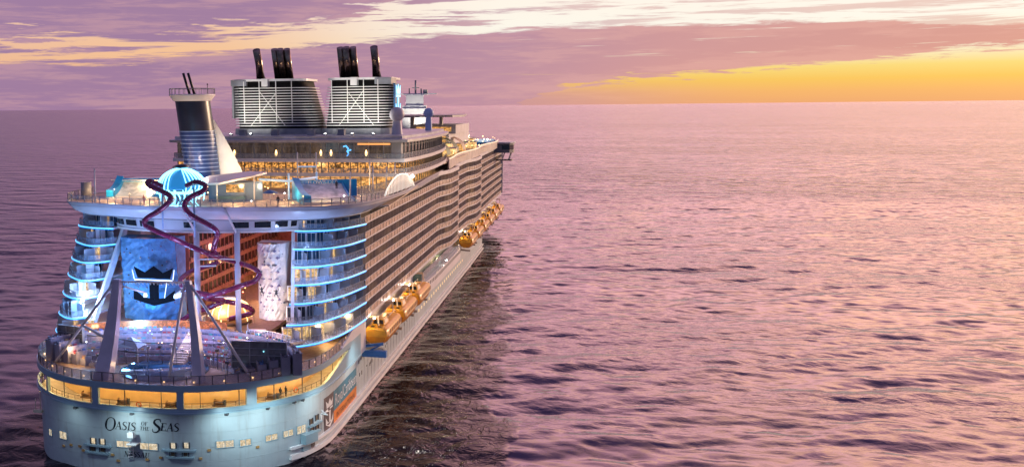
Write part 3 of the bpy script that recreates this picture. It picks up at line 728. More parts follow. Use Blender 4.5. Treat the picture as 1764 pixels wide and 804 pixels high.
# small dark slots and pipes on the side
m1 = MB()
for y, z in ((47, 9.0), (49, 9.3), (51, 9.4), (53, 9.5), (62, 9.3), (72, 9.1), (57, 6.2), (66, 6.0), (90, 8.8)): m1.box(side_x(y, z) - .02, side_x(y, z) + .05, y, y + .7, z - .7, z)
for k in range(26): m1.box(XB - .02, XB + .05, 112 + k * 3.6, 113.4 + k * 3.6, 9.0, 9.7)
rs_ = random.Random(21)
for k in range(34):
    y = 48 + k * 1.9 + rs_.uniform(-.5, .5); z = rs_.choice([8.6, 8.9, 9.2, 6.4, 6.1]); h_ = rs_.uniform(.25, .9); m1.box(side_x(y, z) - .02, side_x(y, z) + .05, y, y + rs_.uniform(.25, .6), z - h_, z)
m1.build('scupper', dgrey, hull)
for k in range(18):
    y = 52 + k * 3.4; m1 = MB(); m1.box(side_x(y, 8) - .02, side_x(y, 8) + .06, y, y + .12, 2.7, 9.9); m1.build('hull_rib', hullw, hull)
m1 = MB()
for k in range(22): m1.box(XB - .02, XB + .06, 116 + k * 4.2, 117.2 + k * 4.2, 5.0, 5.7)
m1.build('porthole', mat('port_glow', (1, .8, .5), .4, var=0, emit=(1, .75, .4), es=.5), hull, kind='stuff')

# --- flood lamps that wash the stern
floods = [((-1.0, -2.6, 9.9), (-1.0, 2.4, 5.5), 1500), ((15.0, .6, 10.4), (13.5, 6.0, 5), 1800), ((22.4, 3.2, 10.6), (18.8, 10.6, 5), 3400), ((28.0, 15, 11), (23.6, 19.5, 5), 1500), ((30.0, 38, 13), (25, 40, 8), 1300), ((-12, -.8, 9.9), (-12, 4.2, 4), 420)]
for p, t, e in floods:
    lamp('SPOT', p, e, (.74, .96, 1.0), .4, t, 140, 1.0)
    m1 = MB(); q_ = stern_pt(p[0] * .92 + 1, 10.0, .55); m1.box(q_[0] - .25, q_[0] + .25, q_[1] - .2, q_[1] + .5, 9.85, 10.2); m1.build('flood_lamp', dgrey, hull)

# ------------------------------------------------------------------ aft theatre deck
rim = off(gal, -.25)
theat = MB(); poly = list(off(gal, -.2)); theat.prism(poly, 14.45, 14.8); theat.build('theatre_deck', deckm, P_)
def rail(P, z, h, name, par, post=dgrey, glass=railg, step=1.6, top=.08, r=.045):
    mb = MB(); mb.ribbon(P, z + h - top, z + h, top)
    for c, d in walk(P, step): mb.obox(c, r, r, z, z + h, d)
    o = mb.build(name, post, par)
    if glass:
        mb = MB(); mb.ribbon(off(P, -.02), z + .12, z + h - top - .02, .03); mb.build('glass_panel', glass, o)
    return o
rail(off(gal, -.3), 14.75, 1.5, 'theatre_rail', P_, dgrey, railm, 2.0, .09, .06)
# small lamps along the theatre rail
m1 = MB()
for c, d in walk(off(gal, -1.3), 4.7): m1.obox(c, .10, .10, 14.9, 15.1, d)
m1.build('rail_lamp', lampy, P_)
# curved seating tiers facing aft
seatcols = [(.42, .07, .09), (.08, .16, .34), (.08, .32, .32), (.42, .24, .10), (.13, .13, .17), (.24, .23, .28)]
seatm = [mat('seat_fabric_%s' % n, c, .6, var=.2) for n, c in zip(('red', 'blue', 'teal', 'amber', 'grey', 'silver'), seatcols)]
tierm = mat('tier_concrete', (.26, .25, .31), .6, var=.15)
for k in range(6):
    z = 15.0 + k * .62; rr = 10.0 + k * 1.5
    arc = [Vector((1.0 + 1.28 * rr * math.cos(a), 6.5 + rr * math.sin(a))) for a in [math.pi * (1 - t / 30) for t in range(3, 28)]]
    arc = arc[::-1][::-1]
    mb = MB(); mb.ribbon(arc, 14.8, z + .30, 1.45); mb.cur = 1; mb.ribbon(arc, z + .305, z + .75, .1)
    tier = mb.build('seating_tier', [tierm, mat('tier_front', (.30, .29, .36), .5, var=.3, scale=1.5)], P_)
    sides_ = (MB(), MB())
    for j, (c, d) in enumerate(walk(off(arc, -.7), .85)):
        if abs(c[0] - 1.5) < 1.4: continue
        mb = sides_[0 if c[0] < 1.5 else 1]
        mb.cur = random.choice([0, 1, 2, 3, 4, 4, 4, 5, 5]) ; mb.obox(c, .30, .26, z + .31, z + .55, d)
        o = Vector((d[1], -d[0])); mb.obox(c - o * .24, .30, .05, z + .50, z + .85, d)
    for mb in sides_: mb.build('seat_row', seatm, tier)
rr_ = random.Random(8)
for k in range(16):
    a = math.pi * (.10 + .80 * k / 15); x, y = 1.0 + 1.28 * 9.2 * math.cos(a), 6.5 + 9.2 * math.sin(a)
    mb = MB(); h_ = rr_.uniform(1.6, 3.4); mb.tube([(x, y, 14.8), (x, y, 14.8 + h_)], .07, 5); mb.box(x - .3, x + .3, y - .2, y + .2, 14.8 + h_, 15.2 + h_); mb.build('stage_stand', white2 if k % 3 else dgrey, P_)
m1 = MB()
for k in range(40):
    a = rr_.uniform(.12, .88) * math.pi; q_ = rr_.uniform(9, 17); x, y = 1.0 + 1.28 * q_ * math.cos(a), 6.5 + q_ * math.sin(a); z = 15.6 + max(0, (q_ - 10) / 1.5 * .62) + rr_.uniform(.2, 1.4); s_ = rr_.uniform(.07, .15)
    m1.cur = rr_.choice([0, 0, 1, 2]); m1.lathe([(0, z - s_), (s_, z), (0, z + s_)], (x, y), 6); m1.cur = 3; m1.tube([(x, y, 14.8), (x, y, z)], .03, 4)
m1.build('theatre_lamp', [lampy, lampw, led, dgrey], P_, kind='stuff')
mb = MB()
for k in range(14): mb.box(.3, 2.7, 14.2 + k * .62, 14.8 + k * .62, 14.8, 15.25 + k * .26)
mb.build('aisle_stair', mat('stair_edge', (.72, .62, .50), .5), P_)
mb = MB(); arc = [Vector((1.0 + 1.28 * 18.6 * math.cos(a), 6.5 + 18.6 * math.sin(a))) for a in [math.pi * (1 - t / 40) for t in range(7, 24)]]
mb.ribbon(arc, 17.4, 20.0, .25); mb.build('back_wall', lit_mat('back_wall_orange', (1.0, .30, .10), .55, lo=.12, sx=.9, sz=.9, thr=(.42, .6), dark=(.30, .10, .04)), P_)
mb = MB(); mb.lathe([(0, 14.9), (7.0, 14.9), (7.2, 15.05), (7.2, 14.8)], (1.0, 6.0 + 4.4), 32); o = mb.build('theatre_pool', mat('pool_water', (.02, .06, .11), .05, var=.3), P_)

# raking masts with stays and a cross truss
def mast(base, wd, top, name):
    """twin-flanged raking blade that narrows to the head"""
    mb = MB(); b = Vector(base); t = Vector(top); n = 7; rows = []
    for k in range(n + 1):
        u = k / n; p = b.lerp(t, u); p.x += (t.x - b.x) * .0 + math.sin(u * math.pi) * .35 * (1 if t.x > b.x else -1) * -1
        w = wd[0] * (1 - u) + wd[1] * u; dpt = wd[2] * (1 - u) + .45 * u
        rows.append([(p.x - w, p.y - dpt, p.z), (p.x + w, p.y - dpt, p.z), (p.x + w, p.y + dpt, p.z), (p.x - w, p.y + dpt, p.z), (p.x - w, p.y - dpt, p.z)])
    mb.strips(rows); o = len(mb.v) - 5; mb.face((o, o + 1, o + 2, o + 3))
    return mb.build(name, mat('mast_paint', (.42, .42, .50), .4, var=.12), P_)
ML = ((-6.6, 3.6, 14.8), (-6.7, 10, 29.6)); MR = ((9.0, 5.0, 14.8), (5.2, 11, 29.6))
m_l = mast(ML[0], (1.35, .55, 1.1), ML[1], 'raking_mast'); m_r = mast(MR[0], (.85, .40, .8), MR[1], 'raking_mast')
stm = mat('stay_steel', (.55, .56, .60), .35, var=.1)
for a, b, par in (((-7.0, 9.6, 29.2), (-13.0, 9.5, 21.8), m_l), ((-13.0, 9.5, 21.8), (-19.0, 11, 15.0), m_l), ((5.8, 10.6, 29.0), (16.2, 8.8, 15.0), m_r), ((4.8, 10.4, 29.0), (4.0, 5.0, 15), m_r), ((-6.4, 9.6, 28.8), (-5.6, 4.5, 15), m_l), ((-13, 9.5, 21.8), (-7.3, 6.8, 20.5), m_l)):
    mb = MB(); mb.tube([a, b], .24, 8); mb.build('stay', stm, par)
mb = MB(); mb.tube([(-6.6, 10, 29.2), (5.2, 11, 29.3)], .14, 8); mb.tube([(-6.6, 10, 28.7), (-3.6, 14.5, 26.6)], .15, 6); mb.tube([(5.0, 11, 28.6), (1.4, 14.5, 26.6)], .15, 6)
for k in range(17): mb.tube([(-5.6 + k * .62, 10.1 + k * .05, 29.2), (-5.6 + k * .62 + .2, 10.1 + k * .05, 28.85)], .1, 5)
truss = mb.build('cross_truss', white2, P_)
mb = MB()
for p in ((-3.8, 14.3, 26.3), (1.6, 14.3, 26.3), (2.2, 14.0, 26.5), (2.8, 13.6, 26.7)): mb.lathe([(0, p[2] - .35), (.3, p[2] - .3), (.38, p[2]), (.25, p[2] + .35), (0, p[2] + .4)], p[:2], 10)
mb.build('stage_lamp', mat('stage_lamp_shell', (.7, .75, .8), .3, var=0, emit=(.6, .85, 1), es=1.5), truss)
# dark safety net hung between the masts
mb = MB()
N_ = 12; rows = []
for j in range(2):
    rows.append([(-13.5 + k * 27.0 / N_, 12.0 + .5 * math.sin(k) , (19.6 - .7 * math.sin(math.pi * k / N_)) if j else (15.4)) for k in range(N_ + 1)])
mb.strips(rows); net = mb.build('safety_net', netm, P_)
mb = MB()
for k in range(N_ + 1): mb.tube([rows[0][k], rows[1][k]], .05, 5)
mb.tube(rows[1], .07, 5)
mb.tube([(x, y, 17.2) for x, y, z in rows[1]], .09, 5)
mb.build('net_cable', dgrey, net)
# video screens seen from the back
def screen(c, d, w, h, z, name):
    c = Vector(c); d = Vector(d).normalized(); o = Vector((d.y, -d.x))
    mb = MB(); mb.obox(c, w / 2, .25, z, z + h, d); s = mb.build(name, screenb, P_)
    mb = MB()
    for k in range(5): mb.obox(c + o * .3, w / 2, .06, z + h * k / 4 - .06, z + h * k / 4 + .06, d)
    for k in range(4): mb.obox(c + d * (w * (k / 3 - .5)) + o * .32, .08, .05, z, z + h, d)
    for s_ in (-.3, .3): mb.obox(c + d * w * s_ - o * .1, .12, .12, 14.8, z, d)
    mb.build('screen_frame', grey, s)
    return s
screen((16.6, 12.2), (1, .08), 9.0, 4.4, 15.6, 'video_screen')
screen((-18.4, 15.6), (1, -.25), 5.6, 4.6, 15.6, 'video_screen')

# ------------------------------------------------------------------ aft towers with glowing terraces
EDGE = {0: [(18.3, 21.5), (20.5, 23.0), (23.0, 26.5), (25.2, 34.5), (26.3, 47.5)],
        1: [(17.3, 25.0), (20.0, 26.0), (22.6, 29.2), (24.9, 37.2), (26.1, 48.5)],
        2: [(16.9, 28.2), (19.4, 29.4), (22.0, 32.2), (24.4, 39.4), (26.0, 48.8)],
        3: [(16.8, 30.1), (19.2, 31.0), (21.8, 33.4), (24.5, 39.9), (26.0, 48.8)],
        4: [(16.6, 31.2), (19.0, 31.9), (21.6, 34.2), (24.5, 39.9), (26.0, 48.8)],
        5: [(16.3, 32.9), (18.6, 33.0), (21.5, 34.4), (24.5, 39.9), (26.0, 48.6)],
        6: [(15.7, 35.0), (18.4, 35.2), (21.8, 36.8), (24.3, 41.4), (26.2, 48.2)]}
PEDGE = {6: [(-27.9, 46), (-27.7, 37.4), (-23.2, 33.2), (-18, 32.3)], 5: [(-28.7, 46), (-28.7, 38), (-24, 31.9), (-20.7, 30.3), (-17.9, 33.5)], 4: [(-28.6, 44), (-28.5, 35.8), (-23.8, 29.9), (-20.6, 29.5), (-18.2, 33)],
         3: [(-29, 44), (-29, 35.2), (-24.5, 29.1), (-21, 27.2), (-18.6, 31)], 2: [(-28.9, 42), (-28.8, 32.8), (-24.8, 26.9), (-21.7, 25.6), (-19.5, 29)], 1: [(-27.8, 40), (-27.4, 28.7), (-24.3, 23.8), (-21.3, 22.0), (-19.5, 24.5)], 0: [(-27.8, 38), (-27.5, 27.3), (-23.5, 22), (-18.3, 20.8)]}
ZL = [17.2 + 3.0 * k for k in range(8)]
doorlit = lit_mat('lit_cabin', (1.0, .68, .28), 1.25, lo=.25, sx=.9, sz=.9)
def terrace(k, sgn):
    z = ZL[k]
    E = [p.to_2d() for p in spline([Vector((*p, 0)) for p in EDGE[k]], 7)]
    # port terraces bulge a little further aft at their outboard end
    if sgn < 0: E = [p.to_2d() for p in spline([Vector((*p, 0)) for p in PEDGE[k]], 7)]
    outer = off(E, .0)
    SX = .3 if sgn > 0 else -1.6
    base = [(sgn * 24.5 + SX, 62), (sgn * 15.5 + SX, 62)]
    poly = list(E) + (base if sgn > 0 else base[::-1])
    mb = MB(); mb.prism(poly, z - .35, z); t = mb.build('terrace_deck', white, P_)
    mb = MB(); mb.ribbon(off(E, .10), z - .40, z - .10, .12); s = mb.build('neon_strip', neon, t)
    mb = MB(); mb.ribbon(off(E, .16), z - .20, z - .10, .05); mb.build('neon_core', neonw, s)
    rail(off(E, -.12), z, 1.15, 'terrace_rail', t, grey if k != 9 else white2, railb if k > 2 else railg, 1.15, .06, .04)
    # cabin front set back from the edge: solid piers with glazed doors between
    F = off(E, -2.6); wallm = [mat('tower_wall', (.62, .63, .68), .45, var=.12), glassb if k > 3 else glassd, doorlit, glassd]
    F = [p for p in F]
    mb = MB(); mb.ribbon(F, z + .02, z + 2.64, .3)
    w = mb.build('cabin_front', wallm[0], t)
    for j, (c, d) in enumerate(walk(F, 1.75)):
        o = Vector((d[1], -d[0]))
        lit = random.random() < {0: .95, 1: .12, 2: .75, 3: .8, 4: .12, 5: .05, 6: .05}[k]
        if j % 5 == 4: continue
        mb = MB(); mb.obox(c + o * .05, .74, .05, z + .1, z + 2.45, d); dd = mb.build('glass_door', wallm[2] if lit else wallm[1], w)
        mb = MB()
        for e in (-.76, 0, .76): mb.obox(c + o * .11 + d * e, .035, .04, z + .06, z + 2.5, d)
        mb.obox(c + o * .11, .78, .04, z + 2.44, z + 2.52, d); mb.build('door_frame', white2, dd)
    # privacy screens
    for c, d in walk(off(E, -1.35), 4.4):
        mb = MB(); mb.obox(c, .05, 1.1, z, z + 2.2, d); mb.build('divider', mat('divider_glass', (.34, .38, .46), .3, var=.15), t)
    return t
for sgn in (1, -1):
    SX = .3 if sgn > 0 else -1.6
    for k in range(7): terrace(k, sgn)
    # cap under the sports deck and the tower core
    mb = MB(); xs = sorted((sgn * 15.6 + SX, sgn * 22.6 + SX))
    mb.box(xs[0], xs[1], 42.5, 62, 14.8, 37.6); mb.build('tower_core', mat('tower_wall', (.5, .52, .58)), P_)
    # inboard leg of the tower
    mb = MB(); x0 = SX + sgn * 18.4; x1 = SX + sgn * 15.4
    mb.beam((x0, 23.6, 14.8), (x1, 35.4, 35.3), .6, 1.2); mb.build('tower_leg', mat('tower_wall', (.5, .52, .58)), P_)
# wide columns under the bridge
for x, y0 in ((.3, 27.4), (7.4, 28.6)):
    mb = MB(); mb.tube([(x, y0, 14.8), (x, y0, 35.3)], .52, 14); mb.build('bridge_column', mat('column_paint', (.55, .58, .68), .4, var=.08), P_)
    m1 = MB(); m1.tube([(x, y0, 35), (x - .2, y0 - 5.5, 40)], .2, 8); m1.build('strut', stm, P_)

# rock climbing walls
def rockwall(c, w, z0, z1, m, name, lean=1.2, seed=1):
    rr = random.Random(seed); mb = MB(); nx, nz = 14, 22; rows = []
    for j in range(nz + 1):
        z = z0 + (z1 - z0) * j / nz; row = []
        for i in range(nx + 1):
            u = i / nx - .5
            y = c[1] + 1.8 * (2 * u) ** 2 - lean * j / nz + rr.uniform(-.22, .22)
            row.append((c[0] + u * w * (1.0 - .06 * j / nz), y, z))
        rows.append(row)
    mb.strips(rows); x0, x1 = c[0] - w / 2, c[0] + w / 2
    back = c[1] + 4.4
    mb.add([rows[0][0], rows[-1][0], (x0, back, z1), (x0, back, z0)], [(0, 1, 2, 3)])
    mb.add([rows[0][-1], rows[-1][-1], (x1, back, z1), (x1, back, z0)], [(0, 3, 2, 1)])
    mb.add([rows[-1][0], rows[-1][-1], (x1, back, z1), (x0, back, z1)], [(0, 1, 2, 3)])
    o = mb.build(name, m, P_)
    mb = MB(); hc = [dgrey, dgrey, mat('hold_dimple_mauve', (.22, .17, .26), .6), mat('hold_violet', (.15, .12, .22), .6), grey]
    for jj in range(8):  # dimples of the narrow wall put in as darker diamonds
        for ii in range(3):
            p = rows[nz - 2 - jj * 2][4 + ii * 3]; s_ = w * .07
            if w < 7: mb.cur = 2; mb.lathe([(0, p[2] - s_ * .8), (s_, p[2]), (0, p[2] + s_ * .8)], (p[0] + (jj % 2) * .4, p[1] + s_ * .45), 6)
    for _ in range(40):
        j = rr.randint(2, nz - 2); i = rr.randint(1, nx - 1); p = rows[j][i]; s_ = rr.uniform(.10, .26)
        mb.cur = rr.choice([0, 1, 2, 3, 3, 4, 4, 4]); mb.lathe([(0, p[2] - s_), (s_, p[2]), (0, p[2] + s_)], (p[0], p[1] - .08), 5)
    mb.build('hold_and_dimple', hc, o, kind='stuff'); return o
rk1 = rockwall((12.6, 31.0), 5.4, 19.4, 33.2, rockw, 'climbing_wall', 1.0, 3)
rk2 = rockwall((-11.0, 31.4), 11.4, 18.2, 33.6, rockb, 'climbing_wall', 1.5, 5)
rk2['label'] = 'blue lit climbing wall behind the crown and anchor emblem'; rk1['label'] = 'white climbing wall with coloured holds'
emb = emblem('crown_anchor_emblem', lambda x, y, t: (-8.2 + x * 8.6, 27.6 + t, 21.8 + y * 7.0), mat('emblem_black', (.006, .006, .008), .9, var=0, spec=.05), P_, .25)
mb = MB(); mb.ribbon([Vector((-11.9, 27.5)), Vector((-4.6, 27.5))], 26.42, 26.6, .1); mb.tube([(-6.1, 27.45, 23.4), (-5.6, 27.45, 26.2)], .07, 5); mb.tube([(-11.9, 27.45, 26.7), (-12.2, 27.4, 28.3)], .07, 5); mb.tube([(-4.4, 27.45, 26.7), (-4.1, 27.4, 28.5)], .07, 5)
mb.build('emblem_light_bar', mat('emblem_led', (.8, .9, 1), .3, var=0, emit=(.8, .92, 1), es=1.4), emb)

# curved bridges at the foot of the climbing walls
for pts in ([(-17.5, 24.5), (-13.9, 24.6), (-10, 26.8), (-6, 28.0), (-3.0, 31.0), (-1.2, 35)], [(8.6, 30.0), (9.6, 26.6), (11.0, 24.6), (14.0, 24.4), (17.0, 22.6), (19.2, 21.0)]):
    E = [p.to_2d() for p in spline([Vector((*p, 0)) for p in pts], 6)]
    mb = MB(); mb.ribbon(E, 17.5, 17.9, 3.2); w = mb.build('boardwalk_bridge', white, P_)
    mb = MB(); mb.ribbon(off(E, .1), 17.55, 17.78, .1); mb.build('neon_strip', neonw, w)
    rail(off(E, -.1), 17.9, 1.1, 'bridge_rail', w, white2, railb, 1.2)

# ------------------------------------------------------------------ boardwalk canyon
mb = MB(); mb.box(-9.2, 12.0, 25.5, 108, 16.6, 17.2); mb.build('boardwalk_deck', deckm, P_)
mb = MB(); mb.box(-9.4, 15, 107, 108, 17.2, 38); mb.build('canyon_end_wall', terra, P_)
for sgn, xin in ((-1, -9.0), (1, 13.5)):
    a, b = sorted((xin, xin + sgn * 7))
    mb = MB(); mb.box(a, b, 46.5, 108, 17.2, 37.5); cw = mb.build('inner_cabin_block', mat('maroon_cladding', (.30, .11, .09), .5, var=.25, scale=.8), P_)
    for k in range(7):
        z = 19.0 + k * 2.7
        a, b = sorted((xin - sgn * .40, xin - sgn * .002))
        mb = MB(); mb.box(a, b, 46.5, 107, z - .16, z); mb.cur = 1
        a2, b2 = sorted((xin - sgn * .40, xin - sgn * .34)); mb.box(a2, b2, 46.5, 107, z + .002, z + .60); mb.cur = 0
        for jj in range(24):
            a4, b4 = sorted((xin - sgn * .46, xin - sgn * .30)); mb.box(a4, b4, 46.6 + jj * 2.55, 46.78 + jj * 2.55, z - .2, z + .85)
        fl = mb.build('inner_balcony', [mat('maroon_slab', (.50, .26, .20), .5, var=.2), mat('terracotta_rail', (.40, .16, .12), .4, var=.35, scale=1.2)], cw)
        mb = MB()
        for jj in range(23):
            yy = 47.0 + jj * 2.55; a3, b3 = sorted((xin - sgn * .06, xin - sgn * .003)); mb.cur = 1 if random.random() < .04 else 0; mb.box(a3, b3, yy, yy + 1.7, z + .35, z + 2.2)
        mb.build('cabin_window', [glassd, doorlit], fl)
# shop fronts at boardwalk level, carousel, string lights
mb = MB()
for yy in range(47, 104, 6): mb.box(-8.99, -8.2, yy, yy + 4.6, 17.2, 18.8)
mb.build('shop_front', mat('shop_timber', (.35, .2, .1), .5, var=.4), P_)
mb = MB()
for yy in range(44, 104, 6): mb.box(11.0, 11.6, yy, yy + 4.6, 17.2, 19.4)
mb.build('shop_front', litw, P_)
car = empty('carousel', (2.4, 38.4, 0), P_)
mb = MB(); mb.lathe([(0, 21.6), (1.6, 21.4), (2.9, 20.7), (3.8, 19.6), (4.1, 18.4), (3.9, 18.3)], (0, 0), 24); mb.build('canopy', mat('carousel_canvas', (.8, .5, .2), .6, var=.1, emit=(1, .45, .12), es=.55), car)
for k in range(14):
    a = 2 * math.pi * k / 14; mb = MB(); mb.tube([(r * math.cos(a), r * math.sin(a), z) for r, z in ((.2, 21.7), (1.65, 21.48), (2.95, 20.78), (3.88, 19.68), (4.18, 18.45))], .10, 5)
    mb.build('canopy_rib', mat('rib_light', (1, .7, .3), .4, var=0, emit=(1, .72, .34), es=2.6), car)
mb = MB(); mb.tube([(0, 0, 17.2), (0, 0, 21.6)], .3, 8); mb.lathe([(0, 17.3), (3.9, 17.3), (4.0, 17.5), (0, 17.55)], (0, 0), 20); mb.build('platform', deckm, car)
for k in range(7):
    a = 2 * math.pi * k / 7; mb = MB(); mb.tube([(3.3 * math.cos(a), 3.3 * math.sin(a), 17.5), (3.3 * math.cos(a), 3.3 * math.sin(a), 19.9)], .07, 5); mb.build('carousel_pole', lampy, car)
mb = MB()
for _ in range(46):
    x, y, z = random.uniform(-7, 10.5), random.uniform(34, 90), random.uniform(18.2, 20.6)
    if (x - 2.4) ** 2 + (y - 38.4) ** 2 < 22: continue
    mb.cur = 0 if random.random() < .72 else 1; s_ = random.uniform(.10, .22)
    mb.lathe([(0, z - s_), (s_, z), (0, z + s_)], (x, y), 6); mb.cur = 2; mb.tube([(x, y, 17.2), (x, y, z)], .035, 4)
mb.build('string_lamp', [lampy, lampr, dgrey], P_, kind='stuff')

# ------------------------------------------------------------------ sports deck ring
C15 = [p.to_2d() for p in spline([Vector((*p, 0)) for p in ((-29.5, 150), (-30.2, 110), (-30.4, 80), (-30.2, 56), (-29.4, 44), (-27.8, 34), (-24.9, 29.0), (-17.6, 26.2), (-8.4, 23.4), (2.4, 22.9), (13.2, 24.3), (21.4, 26.6), (26.6, 31.6), (29.6, 40.5), (30.2, 52), (29.0, 76), (27.4, 106), (26.5, 130), (26.2, 150))], 8)]
inset = [3.3 * max(0.08, 1 - max(0, p[1] - 55) / 55) for p in C15]
low = off(C15, [-d for d in inset])
mb = MB(); mb.smooth = True
Z1, Z0 = 40.3, 37.7
mid = off(C15, [-d * .42 for d in inset])
ZT = [Z1 - 1.3 * max(0, min(1, (p[1] - 46) / 34)) for p in C15]
mb.strips([[(p[0], p[1], Z0) for p in low], [(p[0], p[1], Z0 + .8) for p in mid], [(p[0], p[1], z - .25) for p, z in zip(C15, ZT)], [(p[0], p[1], z) for p, z in zip(C15, ZT)]])
mb.smooth = False
mb.strips([[(p[0], p[1], z) for p, z in zip(C15, ZT)], [(p[0], p[1], z) for p, z in zip(off(C15, -.3), ZT)], [(p[0], p[1], z - .7) for p, z in zip(off(C15, -.3), ZT)]])
ring = mb.build('sports_deck_fascia', mat('fascia_paint', (.50, .50, .56), .38, var=.08, scale=.2), P_)
mb = MB(); mb.ribbon(off(low, .12), Z0 - .12, Z0 + .06, .3); mb.build('fascia_trim', grey, ring)
mb = MB(); mb.prism(list(off(low, -.1)), Z0 - .05, Z0 + .1); mb.build('fascia_soffit', white, ring)
deck_poly = [p for p in off(C15, -.6) if p[1] < 56]
mb = MB(); mb.prism(deck_poly, 39.7, 39.95); mb.build('sports_deck', mat('sports_deck_floor', (.58, .45, .33), .55, var=.2, scale=.5), P_)
aft_rail = [p for p in off(C15, -.15) if p[1] < 48]
rail(aft_rail, 40.3, 1.25, 'sports_deck_rail', P_, grey, railg, 1.9, .08, .06)
# tower top above the last terrace
# bridging arch with slanted windows
BR = [p.to_2d() for p in spline([Vector((*p, 0)) for p in ((-18.5, 35.0), (-15.7, 31.6), (-9, 28.7), (0, 28.3), (8.2, 29.8), (14.6, 33.0), (17.2, 36.0))], 8)]
mb = MB(); mb.ribbon(BR, 35.2, 37.75, .6, .5); br = mb.build('bridge_arch', mat('fascia_paint', (.5, .5, .56)), P_)
mb = MB(); mb.ribbon(off(BR, .18), 35.12, 35.4, .7); mb.build('arch_trim', white2, br)
for a, b in ((2, 5), (6, 9), (10, 13), (14, 17), (22, 24), (30, 33), (34, 37), (38, 41), (42, 44)):
    seg = off(BR, .32)[a:b + 1]
    mb = MB(); mb.ribbon(seg, 36.0, 37.1, .08, .22); w = mb.build('arch_window', glassd, br)
    mb = MB(); mb.ribbon(off(seg, .05), 35.9, 36.0, .1); mb.ribbon(off(seg, .26), 37.1, 37.2, .1); mb.build('frame', white2, w)
mb = MB(); mb.prism(list(BR) + [(17, 60), (-18, 60)], 35.25, 35.4); mb.build('arch_soffit', white, br)

# --- jellyfish slide entrance dome
jd = empty('slide_dome', (-2.2, 27.4, 0), P_)
mb = MB(); mb.lathe([(0, 46.4), (1.6, 46.1), (3.0, 45.3), (3.9, 44.0), (4.1, 43.2), (3.6, 43.0)], (0, 0), 28); mb.build('dome_shell', mat('dome_blue', (.02, .08, .20), .25, var=.2, emit=(.02, .26, .65), es=.8), jd)
for k in range(32):
    a = 2 * math.pi * k / 32
    if k in (23, 24, 25): continue
    zb = 42.6 - .9 * (k % 3)
    mb = MB(); mb.tube(spline([(r * math.cos(a + tw), r * math.sin(a + tw), z) for r, z, tw in ((.7, 46.5, 0), (1.9, 46.2, .05), (3.3, 45.3, .12), (4.15, 44.0, .18), (4.2, 43.2, .16), (3.7, zb, .05))], 3), .10 + .03 * (k % 2), 6); mb.build('light_rib', led, jd)
mb = MB(); mb.lathe([(0, 46.5), (.9, 46.6), (1.5, 46.9), (.8, 47.2), (0, 47.3)], (0, 0), 12); mb.lathe([(1.2, 40.2), (1.2, 43)], (0, 0), 12); mb.build('dome_cap', navy, jd)
for k in range(14):
    a = 2 * math.pi * k / 14 + .2; mb = MB(); mb.tube(spline([(2.9 * math.cos(a), 2.9 * math.sin(a), 39.9), (1.9 * math.cos(a + .2), 1.9 * math.sin(a + .2), 41.2), (2.3 * math.cos(a + .1), 2.3 * math.sin(a + .1), 42.2), (3.6 * math.cos(a), 3.6 * math.sin(a), 43)], 4), .09, 6); mb.build('tentacle_light', led, jd)
mb = MB(); mb.box(-3.2, 3.2, -3.8, -3.2, 42.3, 42.7); mb.box(-2.6, 2.6, -3.4, -3.0, 39.9, 40.3); mb.build('platform', led, jd)
# --- twin tube slides
s1 = [(-4.2, 23.6, 43.6), (-6.0, 22.2, 44.6), (-5.9, 21.6, 44.0), (-3.4, 21.3, 43.0), (-1.9, 21.3, 42.2), (-2.2, 21.5, 41.2), (-4.2, 21.6, 39.6), (-6.6, 21.7, 38.2), (-6.9, 21.8, 37.1), (-5.4, 21.9, 36.3), (-1.7, 22.0, 34.8), (.8, 22.2, 33.7), (3.2, 22.6, 32.7), (5.0, 24.4, 31.6), (5.6, 27.4, 30.7), (8.6, 29.0, 29.6), (11.4, 28.4, 28.4), (11.6, 25.6, 27.4), (9.2, 24.2, 26.6), (6.0, 24.0, 25.4), (2.6, 25.6, 24.2), (2.2, 29.0, 23.2), (5.6, 31.6, 22.2), (7.8, 34.0, 20.8), (7.0, 36.6, 19.4), (3.4, 34.0, 18.6)]
s2 = [(.2, 23.6, 43.8), (2.4, 22.6, 44.5), (4.3, 21.8, 44.0), (4.0, 21.3, 43.1), (2.0, 21.2, 42.2), (.9, 21.3, 41.3), (.7, 21.4, 40.3), (1.9, 21.5, 38.9), (4.2, 21.7, 37.7), (5.9, 21.9, 36.6), (6.1, 22.4, 35.6), (5.3, 23.2, 34.0), (4.7, 24.0, 32.6), (4.9, 25.8, 31.2), (3.2, 29.6, 29.6), (-1.2, 29.6, 28.2), (-2.6, 26.6, 26.8), (-.4, 24.2, 25.6), (3.6, 25.2, 24.6), (4.6, 28.6, 23.0), (1.4, 30.6, 21.4), (-2.2, 29.6, 20.0), (-4.0, 27.6, 18.6)]
for s_ in (s1, s2):
    mb = MB(); mb.tube(spline(s_, 7), .46, 12); sl_ = mb.build('tube_slide', purple, P_)
    Q = spline(s_, 7)
    for k in range(6, len(Q) - 4, 9):
        mb = MB(); d = (Q[k + 1] - Q[k]).normalized(); mb.tube([Q[k] - d * .08, Q[k] + d * .08], .52, 12)
        mb.build('slide_flange', mat('slide_flange', (.13, .02, .08), .3), sl_)
mb = MB()
for x0, y0, x1, y1, z in ((.3, 27.4, 5.2, 24.4, 31.2), (7.4, 28.6, 5.2, 24.6, 31.2), (.3, 27.4, 5.0, 24.2, 30.0), (7.4, 28.6, 4.8, 24.2, 24.6), (.3, 27.4, 4.6, 25.4, 24.4), (.3, 27.4, -3, 22, 36)):
    mb = MB(); mb.tube([(x0, y0, z - .7), (x1, y1, z)], .13, 6); mb.build('slide_bracket', stm, P_)
